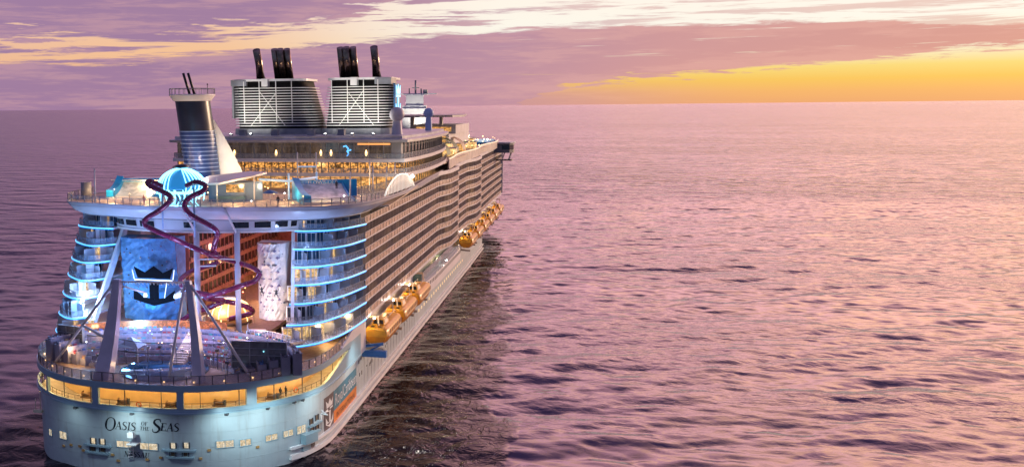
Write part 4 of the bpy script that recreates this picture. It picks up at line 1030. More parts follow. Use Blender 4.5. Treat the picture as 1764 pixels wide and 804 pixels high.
for x in (-3.6, 2.2):
    mb = MB(); mb.tube([(x, 21.9, 36.5 if x < 0 else 35.2), (x, 21.9, 43.6)], .18, 8); mb.build('slide_post', mat('post_blue', (.25, .40, .60), .4), P_)

# --- surf simulators (blue wave pools) on both sides
def surf(cx, cy, w, l, rz, name, ramp=1):
    e = empty(name, (cx, cy, 39.95), P_, rz)
    mb = MB(); n = 10; rows = []
    for i in range(n + 1):
        u = i / n; z = .5 + 2.3 * u ** 2.2
        rows.append([(-w / 2, -l / 2 + l * u, z), (w / 2, -l / 2 + l * u, z)])
    mb.smooth = True; mb.strips(rows); mb.build('wave_sheet', mat('wave_water', (.70, .84, .86), .25, var=.35, scale=.7), e)
    mb = MB()
    for sx in (-1, 1):
        r_ = []
        for i in range(n + 1):
            u = i / n; z = .5 + 2.3 * u ** 2.2; y = -l / 2 + l * u; a, b = sx * w / 2, sx * (w / 2 + 1.3)
            hh = 1.1 if sx < 0 else .25
            r_.append([(a, y, z - .2), (a, y, z + hh), (b, y, z + hh + .15), (b, y, 0)] if sx < 0 else [(a, y, z - .2), (a, y, z + .2), (a + .3, y, z + .2), (a + .3, y, 0)])
        mb.strips(r_)
        mb.add([r_[0][0], r_[0][1], r_[0][2], r_[0][3]], [(0, 1, 2, 3)])
    mb.box(-w / 2 - 1.3, w / 2 + 3.0, l / 2, l / 2 + .5, 0, 3.5)
    mb.build('padded_wall', poolb, e)
    mb = MB(); mb.box(-w / 2 - 1.2, w / 2 + 1.2, -l / 2 - .6, -l / 2, 0, .45); mb.build('front_sill', white2, e)
    return e
sf = surf(20.8, 39.8, 8.0, 12.0, rad(26), 'surf_pool')
text_mesh('FLOWRIDER', .95, lambda x, y: (x, 0, y), pw, 'wall_sign', sf, sx=1.1).location = (-2.4, 5.97, 2.75)
surf(-17.5, 42.0, 7.5, 7, rad(8), 'surf_pool')
# white awning and dark hut on the port side
mb = MB(); mb.prism([(-24, 44), (-7.5, 45), (-8, 53), (-22.5, 53)], 43.0, 43.2); mb.build('awning_roof', white, P_)
mb = MB(); mb.prism([(-23.6, 47.2), (-9, 48), (-9, 52), (-22.6, 52)], 39.95, 42.95); mb.build('deck_house', [mat('teal_wall', (.03, .20, .25), .4, var=.3)], P_)
for x, y in ((-22.8, 44.6), (-16, 44.8), (-8.4, 45.4)):
    mb = MB(); mb.tube([(x, y, 39.95), (x, y, 43.0)], .12, 6); mb.build('awning_post', white2, P_)
mb = MB(); mb.box(-23.3, -10, 47.05, 47.15, 41.9, 42.4); mb.build('counter_light', lampy, P_)
mb = MB(); mb.tube([(-26, 37.5, 39.95), (-26, 37.5, 43.2)], 1.0, 12); mb.build('vent_trunk', grey, P_)
# bar with white sail canopy
mb = MB(); cpts = [(-4.0, 34.5, 43.3), (2.5, 33.6, 43.6), (8.6, 36.4, 44.9), (9.4, 40.0, 45.2), (4.5, 45, 45.0), (-3.0, 43, 44.2)]
mb.add(cpts + [(x, y, z - .35) for x, y, z in cpts], [tuple(range(6)), tuple(range(11, 5, -1))] + [(i, (i + 1) % 6, 6 + (i + 1) % 6, 6 + i) for i in range(6)]); mb.build('bar_canopy', white, P_)
mb = MB(); mb.prism([(-.4, 35.6), (6.2, 37.0), (8.4, 40.5), (3, 44), (-1.0, 41)], 39.95, 43.4); bar = mb.build('deck_bar', mat('bar_blue', (.10, .16, .28), .35, var=.2), P_)
mb = MB(); mb.obox(Vector((4.4, 36.5)), 1.6, .1, 41.7, 43.1, Vector((1, .212)).normalized()); mb.build('bar_opening', litbright, bar)
mb = MB(); mb.obox(Vector((3.6, 36.0)), 2.8, .35, 39.95, 41.0, Vector((1, .212)).normalized()); mb.build('bar_counter', mat('counter_teal', (.06, .12, .16), .3), bar)
for x, y in ((8.0, 36.8), (1.6, 34.6)):
    mb = MB(); mb.tube([(x, y, 39.95), (x, y, 44.4)], .35 if x > 8 else .15, 8); mb.build('canopy_post', white2, P_)
mb = MB(); mb.tube([(8.8, 37.4, 44), (13, 42, 43.4), (17, 47, 43.8)], .22, 8)
for x, y in ((13, 42), (17, 47)): mb.tube([(x, y, 39.95), (x, y, 44.8)], .2, 8)
mb.build('light_arch', mat('arch_pale_blue', (.45, .65, .85), .4, var=.1, emit=(.3, .6, 1), es=.25), P_)
# slim poles and lamps round the deck
for x, y, h in ((-19.0, 27.4, 6.5), (26.0, 36.2, 5.6), (27.8, 47, 6), (12.4, 50, 8.4), (16.0, 50.5, 8.4), (27.8, 60, 5.2), (27.6, 70, 5.2), (24, 62, 6.4)):
    mb = MB(); mb.tube([(x, y, 39.95), (x, y, 39.95 + h)], .13, 6); mb.build('light_pole', stm, P_)
mb = MB(); mb.tube([(12.4, 50, 45.6), (16, 50.5, 45.6)], .18, 6); mb.build('swing_frame', mat('arch_pale_blue', (.45, .65, .85)), P_)
m1 = MB()
for _ in range(60):
    x, y = random.uniform(-26, 26), random.uniform(27, 62)
    if y < 24 + abs(x) * .28: continue
    z = random.uniform(40.2, 42.2); s_ = random.uniform(.10, .20); m1.cur = 0 if random.random() < .75 else 1
    m1.lathe([(0, z - s_), (s_, z), (0, z + s_)], (x, y), 6); m1.cur = 2; m1.tube([(x, y, 39.95), (x, y, z)], .03, 4)
m1.build('deck_lamp', [lampy, lampw, dgrey], P_, kind='stuff')
# see-through arched net on the starboard edge
mb = MB(); n = 22; A = []; Bn = []
for k in range(n + 1):
    u = k / n; y = 49 + u * 42; z0_ = 40.3 - 1.2 * u; z = z0_ + 3.3 * math.sin(math.pi * u) ** .7
    A.append((29.75 - u * 1.7, y, z0_)); Bn.append((29.7 - u * 1.7, y, z + .02))
mb.strips([A, Bn]); an = mb.build('arched_screen', arcm, P_)
mb = MB(); mb.tube(Bn, .16, 6)
for k in range(1, n, 1): mb.tube([A[k], Bn[k]], .07, 4)
mb.build('screen_frame', mat('arch_glow', (.9, .88, .8), .4, var=0, emit=(1, .93, .78), es=.7), an)
mb = MB(); mb.lathe([(0, 40.8), (.55, 41.3), (0, 41.8)], (28.0, 89), 10); mb.build('arch_lamp', lampw, an)

# --- blue aft funnel with louvres, ring platform and two thin pipes
bf = empty('aft_funnel', (0, 0, 0), P_)
def ellrow(cx, cy, z, rx, ry, n=24): return [(cx + rx * math.cos(2 * math.pi * k / n), cy + ry * math.sin(2 * math.pi * k / n), z) for k in range(n)]
mb = MB(); mb.smooth = True
mb.strips([ellrow(-7.4 - .10 * (z - 40) * .6, 52.5 - .18 * (z - 40), z, 3.35, 4.2) for z in (40, 44, 48, 52.6)], closed=True); mb.build('funnel_base', mat('funnel_blue', (.012, .05, .19), .3, var=.15), bf)
mb = MB(); mb.smooth = True
mb.strips([ellrow(-7.4 - .06 * (z - 40), 52.5 - .18 * (z - 40), z, 3.3, 4.1) for z in (52.6, 55, 57, 58.6)], closed=True); mb.build('funnel_top', navy, bf)
mb = MB()
for k in range(11):
    z = 44.6 + k * .78; E = ellrow(-7.4 - .06 * (z - 40), 52.5 - .18 * (z - 40), z, 3.5, 4.35, 32); mb.smooth = True
    mb.strips([[(p[0], p[1], z) for p in E], [(p[0], p[1], z + .16) for p in E]], closed=True)
mb.build('louvre', mat('louvre_blue', (.32, .44, .64), .35, var=.1), bf)
mb = MB(); mb.smooth = True; zc = 58.5; cx_, cy_ = -8.55, 49.2
mb.strips([ellrow(cx_, cy_, zc - .2, 3.5, 4.3), ellrow(cx_, cy_, zc + .9, 4.4, 5.2), ellrow(cx_, cy_, zc + 1.1, 4.4, 5.2), ellrow(cx_, cy_, zc + 1.1, 1, 1)], closed=True); mb.build('ring_platform', white2, bf)
mb = MB()
for k in range(26):
    a = 2 * math.pi * k / 26; x, y = cx_ + 4.3 * math.cos(a), cy_ + 5.1 * math.sin(a); mb.tube([(x, y, zc + 1.1), (x, y, zc + 2.2)], .05, 4)
E = ellrow(cx_, cy_, zc + 2.2, 4.3, 5.1, 30); mb.tube(E + [E[0]], .06, 4); mb.build('platform_rail', grey, bf)
for dx_ in (-.55, .45):
    mb = MB(); mb.tube([(cx_ + dx_ + .1, cy_, zc + .8), (cx_ + dx_ - .75, cy_ - 1.2, zc + 5.2)], .26, 10); mb.build('exhaust_pipe', black, bf)
mb = MB(); mb.tube([(cx_ + 3.2, cy_, zc + 1), (cx_ + 3.2, cy_, zc + 3)], .06, 5); mb.lathe([(0, zc + 2.8), (.2, zc + 3), (0, zc + 3.2)], (cx_ + 3.2, cy_), 8); mb.build('antenna', black, bf)
mb = MB(); mb.beam((-5.2, 51, 52.6), (-6.3, 47.8, 58.6), .5, .9); mb.build('ladder_trunk', black, bf)
# sail shaped fin beside it
mb = MB(); n = 12; Lf = []; Rf = []
for k in range(n + 1):
    u = k / n; z = 41.0 + 13.6 * u
    Lf.append((-4.2 - 1.1 * u, 53 - 1.5 * u, z)); Rf.append((.9 - 6.0 * u ** 1.25, 54.5 - 2.6 * u, z))
mid_ = [tuple((Vector(a) + Vector(b)) / 2 + Vector((0, -1.0 * (1 - k / n), 0))) for k, (a, b) in enumerate(zip(Lf, Rf))]
mb.smooth = True; mb.strips([Lf, mid_, Rf]); mb.strips([Rf, [tuple((Vector(a) + Vector(b)) / 2 + Vector((0, 1.2 * (1 - k / n), 0))) for k, (a, b) in enumerate(zip(Lf, Rf))], Lf]); mb.build('sail_fin', sailm, P_)

# ------------------------------------------------------------------ lounge block (three glazed storeys)
LB = [p.to_2d() for p in spline([Vector((*p, 0)) for p in ((-27.6, 160), (-29.8, 128), (-29.6, 106), (-28.8, 92), (-27.2, 89.7), (-12, 89.0), (0, 88.8), (12, 89.0), (23.6, 89.4), (25.2, 91.5), (26.2, 104), (26.6, 120), (25.9, 142), (24.3, 160))], 8)]
def lslab(P, z0, z1, name, m, par): 
    mb = MB(); mb.prism(list(P), z0, z1); return mb.build(name, m, par)
lg = empty('lounge_block', (0, 0, 0), P_)
for z0, z1, o, nm, m in ((41.2, 42.0, 1.6, 'lounge_slab', white), (44.4, 45.2, 1.2, 'lounge_slab', white), (48.9, 49.5, 2.0, 'roof_eave', mat('eave_grey', (.40, .38, .38), .4)), (49.7, 50.3, .6, 'lounge_roof', roofm)):
    lslab(off(LB, o), z0, z1, nm, m, lg)
mb = MB(); E1 = off(LB, 2.0); E2 = off(LB, .5); mb.strips([[(p[0], p[1], 49.5) for p in E1], [(p[0], p[1], 49.75) for p in E2]]); mb.build('roof_skirt', roofm, lg)
def storey(P, z0, z1, m, step, par, frame=grey):
    mb = MB(); mb.ribbon(P, z0, z1, .2); gz = mb.build('glazing', m, par)
    mb = MB()
    for c, d in walk(off(P, .12), step): mb.obox(c, .09, .14, z0, z1, d)
    mb.ribbon(off(P, .14), (z0 + z1) / 2 + .9, (z0 + z1) / 2 + .98, .06)
    mb.build('mullion', frame, gz); return gz
mb = MB(); 
storey(LB, 45.2, 48.9, litdim, 3.4, lg)
storey(LB, 42.0, 44.4, litw2, 1.7, lg, dgrey)
storey(off(LB, -2.0), 38.2, 41.2, litbright, 3.6, lg)
rail([p for p in off(LB, .95)], 45.2, 1.2, 'balcony_rail', lg, grey, railg, 2.0)
rail([p for p in off(LB, 1.4)], 42.0, 1.1, 'balcony_rail', lg, grey, railg, 2.2)
# table lamps and a blue figure light inside the lounge
mb = MB()
for x in (-20.5, -14, -3.8, 6.9, 9.3, 17.5): mb.lathe([(.12, 45.8), (.3, 46.2), (.18, 46.9), (.05, 47.2)], (x, 88.55), 8)
mb.build('table_lamp', lampy, lg)
mb = MB(); mb.box(15.5, 23.0, 88.55, 88.75, 48.3, 48.7); mb.build('cove_light', mat('cove_amber', (1, .5, .2), .5, var=0, emit=(1, .42, .12), es=.9), lg)
mb = MB(); mb.tube([(12.2, 88.6, 47.9), (12.8, 88.5, 48.1), (13.4, 88.5, 47.4), (13.0, 88.5, 46.9), (14.0, 88.5, 47.2)], .16, 6); mb.tube([(13.2, 88.5, 46.9), (13.4, 88.5, 46.2), (13.0, 88.5, 45.8)], .16, 6); mb.build('figure_light', mat('figure_blue', (.2, .5, 1), .4, var=0, emit=(.1, .45, 1), es=2.0), lg)
# pier at the corner, roof gear
mb = MB(); mb.box(23.2, 25.4, 89.0, 91.6, 45.2, 48.9); mb.build('corner_pier', grey, lg)
# lower deck plate and terrace clutter ahead of the sports deck
mb = MB(); mb.prism([p for p in off(C15, -.35) if p[1] >= 50], 38.0, 38.25); mb.build('pool_deck', mat('sports_deck_floor', (.42, .30, .20)), P_)
mb = MB(); mb.box(-27, 27, 55.6, 56.0, 38.2, 39.95); mb.build('deck_step', white, P_)
fence = [Vector((22.5, 52)), Vector((25.5, 62)), Vector((26.5, 86))]
rail(fence, 38.9, 2.6, 'wind_screen', P_, grey, railg, 1.2)
# radomes
def radome(x, y, z, r, m, zb):
    e = empty('radome', (x, y, 0), P_)
    mb = MB(); mb.lathe([(r * math.sin(t), z - r * math.cos(t)) for t in [math.pi * k / 14 for k in range(15)]], (0, 0), 24); mb.build('dome', m, e)
    mb = MB(); mb.lathe([(r * .75, zb), (r * .55, z - r * .7)], (0, 0), 16); mb.build('pedestal', m, e)
radome(22.4, 100, 55.0, 1.75, mat('radome_grey', (.52, .50, .54), .5, var=.08), 50.3)
radome(23.6, 140, 55.0, 1.35, mat('radome_blue', (.30, .42, .70), .5, var=.06), 49.6)
for x, y in ((-6, 95), (3.2, 94), (10, 96), (-14, 95)):
    mb = MB(); mb.box(x - .8, x + .8, y - .8, y + .8, 50.3, 51.6); mb.box(x - 1, x + 1, y - 1, y + 1, 51.6, 51.75); mb.build('roof_vent', grey, lg)

# ------------------------------------------------------------------ twin main funnels
def main_funnel(sgn):
    e = empty('main_funnel', (0, 105, 0), P_)
    xo0, xi0, xo1, xi1 = (19.9, 2.4, 20.0, 4.0) if sgn > 0 else (20.4, -1.6, 20.5, 1.4)   # outboard / inboard at foot and head
    def plan(u, grow=0.0):
        xo = xo0 + (xo1 - xo0) * u + grow; xi = xi0 + (xi1 - xi0) * u - grow
        r_ = 3.6 + grow * .9; y0 = 0 - grow - .6 * u; y1 = 15 + grow; pts = []
        for cx, cy, a0 in ((xo - r_, y0 + r_, -90), (xo - r_, y1 - r_, 0), (xi + r_, y1 - r_, 90), (xi + r_, y0 + r_, 180)):
            for k in range(6):
                a = rad(a0 + 18 * k); pts.append((sgn * (cx + r_ * math.cos(a)), cy + r_ * math.sin(a)))
        return pts if sgn > 0 else pts[::-1]
    def lv(z): return (z - 53) / 10.6
    mb = MB(); mb.strips([[(p[0], p[1], z) for p in plan(lv(z), -.9)] for z in (50.3, 56, 60, 63.4)], closed=True)
    q = plan(lv(63.4), -.9); mb.prism(q, 63.3, 63.42)
    mb.build('funnel_core', mat('funnel_black', (.004, .004, .005), .7, var=.2, spec=.15), e)
    for k in range(15):
        z = 52.3 + k * .66
        mb = MB(); A = plan(lv(z)); B_ = plan(lv(z), -.16)
        rows = [[(p[0], p[1], z) for p in A], [(p[0], p[1], z + .19) for p in A], [(p[0], p[1], z + .19) for p in B_], [(p[0], p[1], z) for p in B_], [(p[0], p[1], z) for p in A]]
        mb.strips(rows, closed=True); mb.build('slat', white2, e)
    mb = MB(); A = plan(lv(51)); mb.strips([[(p[0], p[1], 50.3) for p in plan(lv(50), .25)], [(p[0], p[1], 51.7) for p in plan(lv(52), .1)], [(p[0], p[1], 51.7) for p in plan(lv(52), -.8)]], closed=True); mb.build('funnel_plinth', grey, e)
    mb = MB(); A = plan(1.0, .15); B_ = plan(1.0, -1.2)
    mb.strips([[(p[0], p[1], 63.3) for p in A], [(p[0], p[1], 63.85) for p in A], [(p[0], p[1], 63.85) for p in B_], [(p[0], p[1], 63.3) for p in B_]], closed=True); mb.build('rim', white2, e)
    # bracing frame in front of the slats
    xs = [sgn * x for x in ((5.6, 9.5, 13.5, 17.0) if sgn > 0 else (4.5, 8.5, 12.8, 16.8))]
    mb = MB()
    for x in xs: mb.beam((x, -.35, 53), (x, -.9, 63.3), .16)
    xa, xb = xs[1], xs[2]
    mb.beam((xa, -.55, 60.5), (xb + sgn * 2.4, -.4, 52.4), .11); mb.beam((xb, -.55, 60.8), (xa - sgn * 2.2, -.4, 52.4), .11)
    mb.build('brace_frame', white2, e)
    # scoop shaped hood near the outboard end
    mb = MB(); x0 = sgn * 16.2; x1 = sgn * 20.2; a, b = sorted((x0, x1)); mb.box(a, b, -.8, 6, 62.2, 63.7); mb.build('intake_hood', grey, e)
    mb = MB(); x = sgn * 11.2; mb.box(x - .8, x + .8, -1.5, .4, 62.0, 63.9); mb.build('intake_box', white2, e)
    # pipes raked aft
    for x, y, r_ in ((15.0, 5, .95),):
        mb = MB(); mb.tube([(sgn * x, y + 2.0, 63.5), (sgn * x, y + 1.4, 67.4), (sgn * x, y - .8, 71.2)], r_, 14); mb.build('exhaust_pipe', brass, e)
        mb = MB(); mb.tube([(sgn * x + .9, y + 3.2, 63.5), (sgn * x + .3, y + 1.0, 68.4)], .25, 8); mb.build('pipe_stay', grey, e)
    for x, y, r_ in ((10.0, 3.8, .85), (8.4, 3.2, .9), (6.8, 3.8, .85), (9.2, 6.0, .9), (7.6, 6.2, .9)):
        mb = MB(); mb.tube([(sgn * x, y + 2.6, 63.5), (sgn * x, y - .6, 71.2)], r_, 14); mb.build('exhaust_pipe', brass, e)
    # outboard emblem
    if sgn > 0: em = mat('emblem_lit', (.3, .6, .9), .4, var=0, emit=(.2, .65, 1.0), es=1.6)
    else: em = black
    mb = MB(); a, b = sorted((sgn * 20.35, sgn * 20.75)); mb.box(a, b, 1.6, 8.4, 54.2, 62.4); mb.build('emblem_panel', mat('emblem_navy', (.03, .12, .28), .35) if sgn > 0 else grey, e)
    emblem('crown_anchor_emblem', lambda x, y, t: (sgn * (20.8 + t), 5 + sgn * x * 6.6, 54.4 + y * 7.6), em, e, .12)
    for x in (6.0, 12.5, 17.5):
        lamp('SPOT', (sgn * x, 105 - 9.5, 50.9), 5600, (1.0, .95, .84), .4, (sgn * x, 105.5, 58.5), 95, .9)
        mb = MB(); mb.box(sgn * x - .35, sgn * x + .35, -9.0, -8.3, 50.3, 50.8); mb.build('flood_lamp', dgrey, e)
    return e
main_funnel(-1); main_funnel(1)

# ------------------------------------------------------------------ starboard and port balcony sides
def sstep(a, b, x): t = max(0, min(1, (x - a) / (b - a))); return t * t * (3 - 2 * t)
def xside(y, sgn=1):
    return 26.0 + 1.9 * sstep(140, 156, y) * (1 - sstep(173, 174, y)) + 1.8 * sstep(205, 222, y) * (1 - sstep(238, 239, y)) - .3 * sstep(240, 300, y)
YS = [48.6 + (342 - 48.6) * k / 150 for k in range(151)]
def side(sgn, z, k):
    P = [Vector((xside(y) if sgn > 0 else -xside(y) - 2, y)) for y in YS]
    if sgn < 0: P = P[::-1]
    mb = MB(); mb.ribbon(P, z - .28, z, 2.6)
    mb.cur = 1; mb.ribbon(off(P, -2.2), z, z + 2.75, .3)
    mb.cur = 2
    for c, d in walk(off(P, -1.2), 3.1): mb.obox(c, .06, .95, z, z + 2.72, d)
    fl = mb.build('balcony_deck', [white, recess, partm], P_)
    mb = MB(); mb.ribbon(off(P, .0), z + .02, z + 1.12, .06); mb.cur = 1
    for c, d in walk(off(P, .03), 3.1): mb.obox(c, .07, .05, z + .02, z + 1.12, d)
    r_ = mb.build('balcony_rail', [tan, partm], fl)
    mb = MB(); mb.ribbon(off(P, .04), z + 1.12, z + 1.2, .12); mb.build('handrail', white2, r_)
    # doors
    mb = MB()
    for j, (c, d) in enumerate(walk(off(P, -2.17), 3.1)):
        mb.cur = 1 if random.random() < .16 else 0; mb.obox(c, 1.05, .04, z + .15, z + 2.4, d)
    mb.build('cabin_door', [glassd, doorlit], fl, kind='stuff')
for sgn in (1, -1):
    for k in range(7): side(sgn, ZL[k], k)
    # roof strake above the top balconies
    P = [Vector((sgn * xside(y), y)) for y in YS]; P = P if sgn > 0 else P[::-1]
    mb = MB(); mb.ribbon(off(P, .05), 37.9, 38.9, .5); mb.build('side_strake', white, P_)
    mb = MB(); xs = sorted((sgn * 10.5, sgn * 23.2)); mb.box(xs[0], xs[1], 62.1, 341, 10.6, 38.0); mb.build('cabin_block', mat('tower_wall', (.5, .52, .58)), P_)
    if sgn > 0:
        mb = MB(); mb.box(23.0, 26.2, 341.5, 342.2, 17, 40); mb.build('front_bulkhead', white, P_)
# dark bunting triangles under the arched screen
mb = MB()
for k in range(5):
    y = 66 + k * 5.2; x = 26.12; mb.add([(x, y, 38.7), (x, y + 4.6, 38.75), (x, y + 2.2, 36.9 + k * .15)], [(0, 1, 2)])
    mb.add([(x - .05, y, 38.7), (x - .05, y + 4.6, 38.75), (x - .05, y + 2.2, 36.9 + k * .15)], [(0, 2, 1)])
mb.build('shade_pennant', dgrey, P_)
# promenade recess where the boats hang
for sgn in (1, -1):
    mb = MB(); a, b = sorted((sgn * 21.4, sgn * 20.8)); mb.box(a, b, 50.6, 341, 10.6, 16.9); mb.build('promenade_wall', mat('promenade_paint', (.40, .36, .33), .5, var=.3, scale=.4), P_)
    mb = MB()
    a, b = sorted((sgn * 20.0, sgn * 26.0))
    mb.box(a, b, 50.6, 341, 16.55, 16.9); mb.build('promenade_ceiling', white, P_)
    mb = MB(); 
    for y in range(56, 336, 9): a, b = sorted((sgn * 22.4, sgn * 22.9)); mb.box(a, b, y, y + 1.4, 16.4, 16.52)
    mb.build('promenade_lamp', lampy, P_)
# bulge in the hull between the boat groups, with its own row of windows
mb = MB(); pts = [Vector(p) for p in ((24.9, 108), (25.5, 116), (26.2, 124), (26.6, 134), (26.6, 186), (25.8, 193), (24.9, 196))]
mb.ribbon(pts, 8.6, 12.0, 4.0); tb = mb.build('side_sponson', hullw, P_)
mb = MB()
for c, d in walk(off(pts, .03), 2.2): mb.obox(c, .35, .04, 10.6, 11.5, d)
mb.build('sponson_window', dgrey, tb)
mb = MB(); mb.box(22.2, 25.4, 118, 190, 12.0, 14.6); mb.build('glass_promenade', mat('teal_glass', (.08, .16, .17), .12, var=.4), P_)

# ------------------------------------------------------------------ decks forward of the lounge
mb = MB(); mb.prism([(-26.4, 150), (26.4, 150), (26.2, 300), (22, 341), (-22, 341), (-26.2, 300)], 40.6, 41.0); mb.build('upper_deck', mat('sports_deck_floor', (.42, .30, .20)), P_)
UP = [Vector((26.3 + .8 * math.sin(y * .09), y)) for y in range(156, 322, 3)]
mb = MB(); mb.ribbon(UP, 38.9, 41.9, .4); mb.build('upper_bulwark', mat('bulwark_tan', (.50, .42, .38), .4, var=.2, scale=.3), P_)
mb = MB(); mb.ribbon(off(UP, .06), 41.7, 42.0, .2); mb.build('bulwark_light', mat('bulwark_glow', (1, .8, .6), .4, var=0, emit=(1, .74, .48), es=.7), P_)
# pergolas, slides, pools and lamps of the pool deck
for x, y, w, h, m in ((20, 172, 5, 3.2, litbright), (22.5, 190, 4, 2.4, litw), (18, 205, 6, 3.4, litw), (21, 226, 4, 2.6, litbright), (22, 250, 4, 2.4, litw), (18, 270, 6, 3.0, litw)):
    mb = MB(); mb.box(x - w / 2, x + w / 2, y - 3, y + 3, 41, 41 + h); o = mb.build('deck_kiosk', m, P_)
    mb = MB(); mb.box(x - w / 2 - .5, x + w / 2 + .5, y - 3.5, y + 3.5, 41 + h, 41.3 + h); mb.build('kiosk_roof', random.choice([mat('teal_roof', (.03, .17, .20), .4), roofm, deckg]), o)
for y, m in ((178, 'green_canopy'), (198, 'green_canopy'), (216, 'sand_canopy')):
    mb = MB(); A = []
    for k in range(13):
        a = math.pi * k / 12; A.append([(15 + 6 * -math.cos(a) + 3, y + dyy, 42 + 4.5 * math.sin(a)) for dyy in (-4, 0, 4)])
    mb.smooth = True; mb.strips(A); mb.build('arched_canopy', mat(m, (.10, .16, .06) if 'green' in m else (.45, .33, .22), .6, var=.3), P_)
mb = MB(); mb.box(14, 25, 280, 316, 41.0, 42.2); mb.build('pool_tank', poolb, P_)
mb = MB(); mb.box(15, 24.4, 281, 315, 42.2, 42.3); mb.build('pool_surface', mat('pool_lit', (.05, .4, .5), .05, var=.2, emit=(.05, .6, .75), es=.5), P_)
m1 = MB()
for _ in range(110):
    x, y = random.uniform(8, 25.8), random.uniform(158, 320); z = random.uniform(41.3, 44); s_ = random.uniform(.16, .34); m1.cur = 0 if random.random() < .8 else 1
    m1.lathe([(0, z - s_), (s_, z), (0, z + s_)], (x, y), 6); m1.cur = 2; m1.tube([(x, y, 41), (x, y, z)], .04, 4)
m1.build('deck_lamp', [lampy, lampw, dgrey], P_, kind='stuff')
# wing canopy, deckhouse, forward mast
mb = MB(); wing = [(-22, 196), (22.5, 196), (25.2, 204), (21, 246), (-21, 246)]
mb.prism(wing, 53.2, 53.8); mb.build('wing_canopy', mat('wing_grey', (.22, .22, .25), .4, var=.15), P_)
for x in (-16, -6, 6, 16):
    mb = MB(); mb.box(x - .5, x + .5, 215, 217, 45, 53.2); mb.build('wing_column', white2, P_)
mb = MB(); mb.box(-18, 20, 206, 262, 41, 47.5); fh = mb.build('forward_house', white, P_)
mb = MB(); mb.box(-17, 19, 205.8, 205.95, 44.4, 46.8); mb.build('house_window', litbright, fh)
mb = MB(); mb.box(6, 21.5, 212, 250, 47.5, 50.4); o = mb.build('upper_house', white, P_)
mb = MB(); mb.box(8, 20, 211.8, 211.95, 48.2, 49.7); mb.build('house_window', litbright, o)
mb = MB(); mb.prism([(-14, 262), (20, 262), (16, 300), (-12, 300)], 41, 46.0); mb.build('solarium_roof', roofm, P_)
fm = empty('forward_mast', (0, 258, 0), P_)
mb = MB(); mb.prism([(-4.6, -3), (4.6, -3), (3.6, 5), (-3.6, 5)], 47, 57.0); mb.build('mast_house', white, fm)
mb = MB(); mb.prism([(-6.6, -4), (6.6, -4), (6, 3), (-6, 3)], 55.4, 55.9); mb.build('mast_platform', white2, fm)
mb = MB(); mb.prism([(-3.4, -2), (3.4, -2), (2.6, 3), (-2.6, 3)], 57, 61.2); mb.box(-8.2, 8.2, -.4, .4, 61.2, 61.6); mb.box(-4.4, 4.4, -1.5, 1.5, 61.0, 61.3); mb.build('mast_tower', white, fm)
mb = MB(); mb.tube([(0, 0, 61.2), (0, 0, 66.6)], .35, 8); mb.tube([(-2.4, 0, 61.5), (-2.4, 0, 63.6)], .25, 6); mb.tube([(2.2, 0, 61.5), (2.2, 0, 63.4)], .3, 6); mb.box(-1.4, 1.4, -.2, .2, 63.6, 63.9); mb.box(3.0, 4.6, -.6, .6, 61.5, 63.0); mb.build('mast_antenna', grey, fm)
lamp('SPOT', (2, 244, 48.6), 9000, (1, .95, .82), .5, (0, 256, 57), 80)
# bridge wing
bw = empty('bridge_wing', (0, 0, 0), P_)
mb = MB(); mb.prism([(22, 308), (31.6, 310), (33.0, 313), (33.0, 318), (22, 322)], 36.6, 40.6); mb.build('wing_cabin', mat('bridge_grey', (.16, .17, .19), .35, var=.2), bw)
mb = MB(); mb.prism([(26, 309), (31.7, 309.8), (33.1, 312.8), (33.1, 317.4), (26, 320)], 38.0, 39.9); mb.build('bridge_window', glassd, bw)
mb = MB(); mb.prism([(21, 307), (32, 309), (33.6, 312.5), (33.6, 318.6), (21, 323)], 40.6, 41.2); mb.build('wing_roof', white, bw)
for x, y in ((29.5, 311), (32, 313.5), (32, 317)):
    mb = MB(); mb.beam((x, y, 36.6), (x - 1.0, y, 33.6), .5); mb.build('wing_bracket', white2, bw)
mb = MB(); mb.box(26, 32.5, 310.6, 317.6, 33.2, 33.7); mb.build('lower_platform', dgrey, bw)

# ------------------------------------------------------------------ davits
dv = mat('davit_blue', (.06, .20, .50), .4, var=.2)
mb = MB(); mb.box(24.8, 29.6, 50.2, 51.4, 9.0, 10.2); mb.beam((25, 50.6, 11.0), (29.0, 50.8, 11.6), .5); mb.beam((25.0, 51, 9.4), (28.6, 51, 11.4), .3); mb.build('boat_platform', dv, P_)
BOATS = [53.4, 73.2, 92.8, 197.0, 217.4, 238.0, 258.6, 279.2, 299.8]
dcm = mat('davit_cream', (.70, .60, .45), .4, var=.15)
for y in BOATS:
    for yy in (y + .6, y + 15.6):
        mb = MB(); mb.beam((22, yy, 16.4), (27.4, yy, 16.2), .45); mb.beam((27.25, yy, 16.3), (27.4, yy, 14.5), .25); mb.build('davit', dcm, P_)
        mb = MB(); mb.beam((24.8, yy, 10.0), (28.4, yy, 9.7), .5); mb.build('boat_cradle', dcm, P_)

sfm = mat('side_flood', (1, 1, 1), .4, var=0, emit=(1, .96, .88), es=45.0)
for x, y, z in ((27.0, 52, 16.3), (27.0, 71.5, 16.3), (27.0, 91, 16.3), (26.9, 111, 13.2), (27.2, 150, 13.4), (27.0, 195, 16.3)):
    mb = MB(); mb.box(x - .1, x + .1, y - .5, y + .5, z - .1, z + .1); mb.build('side_flood', sfm, P_)

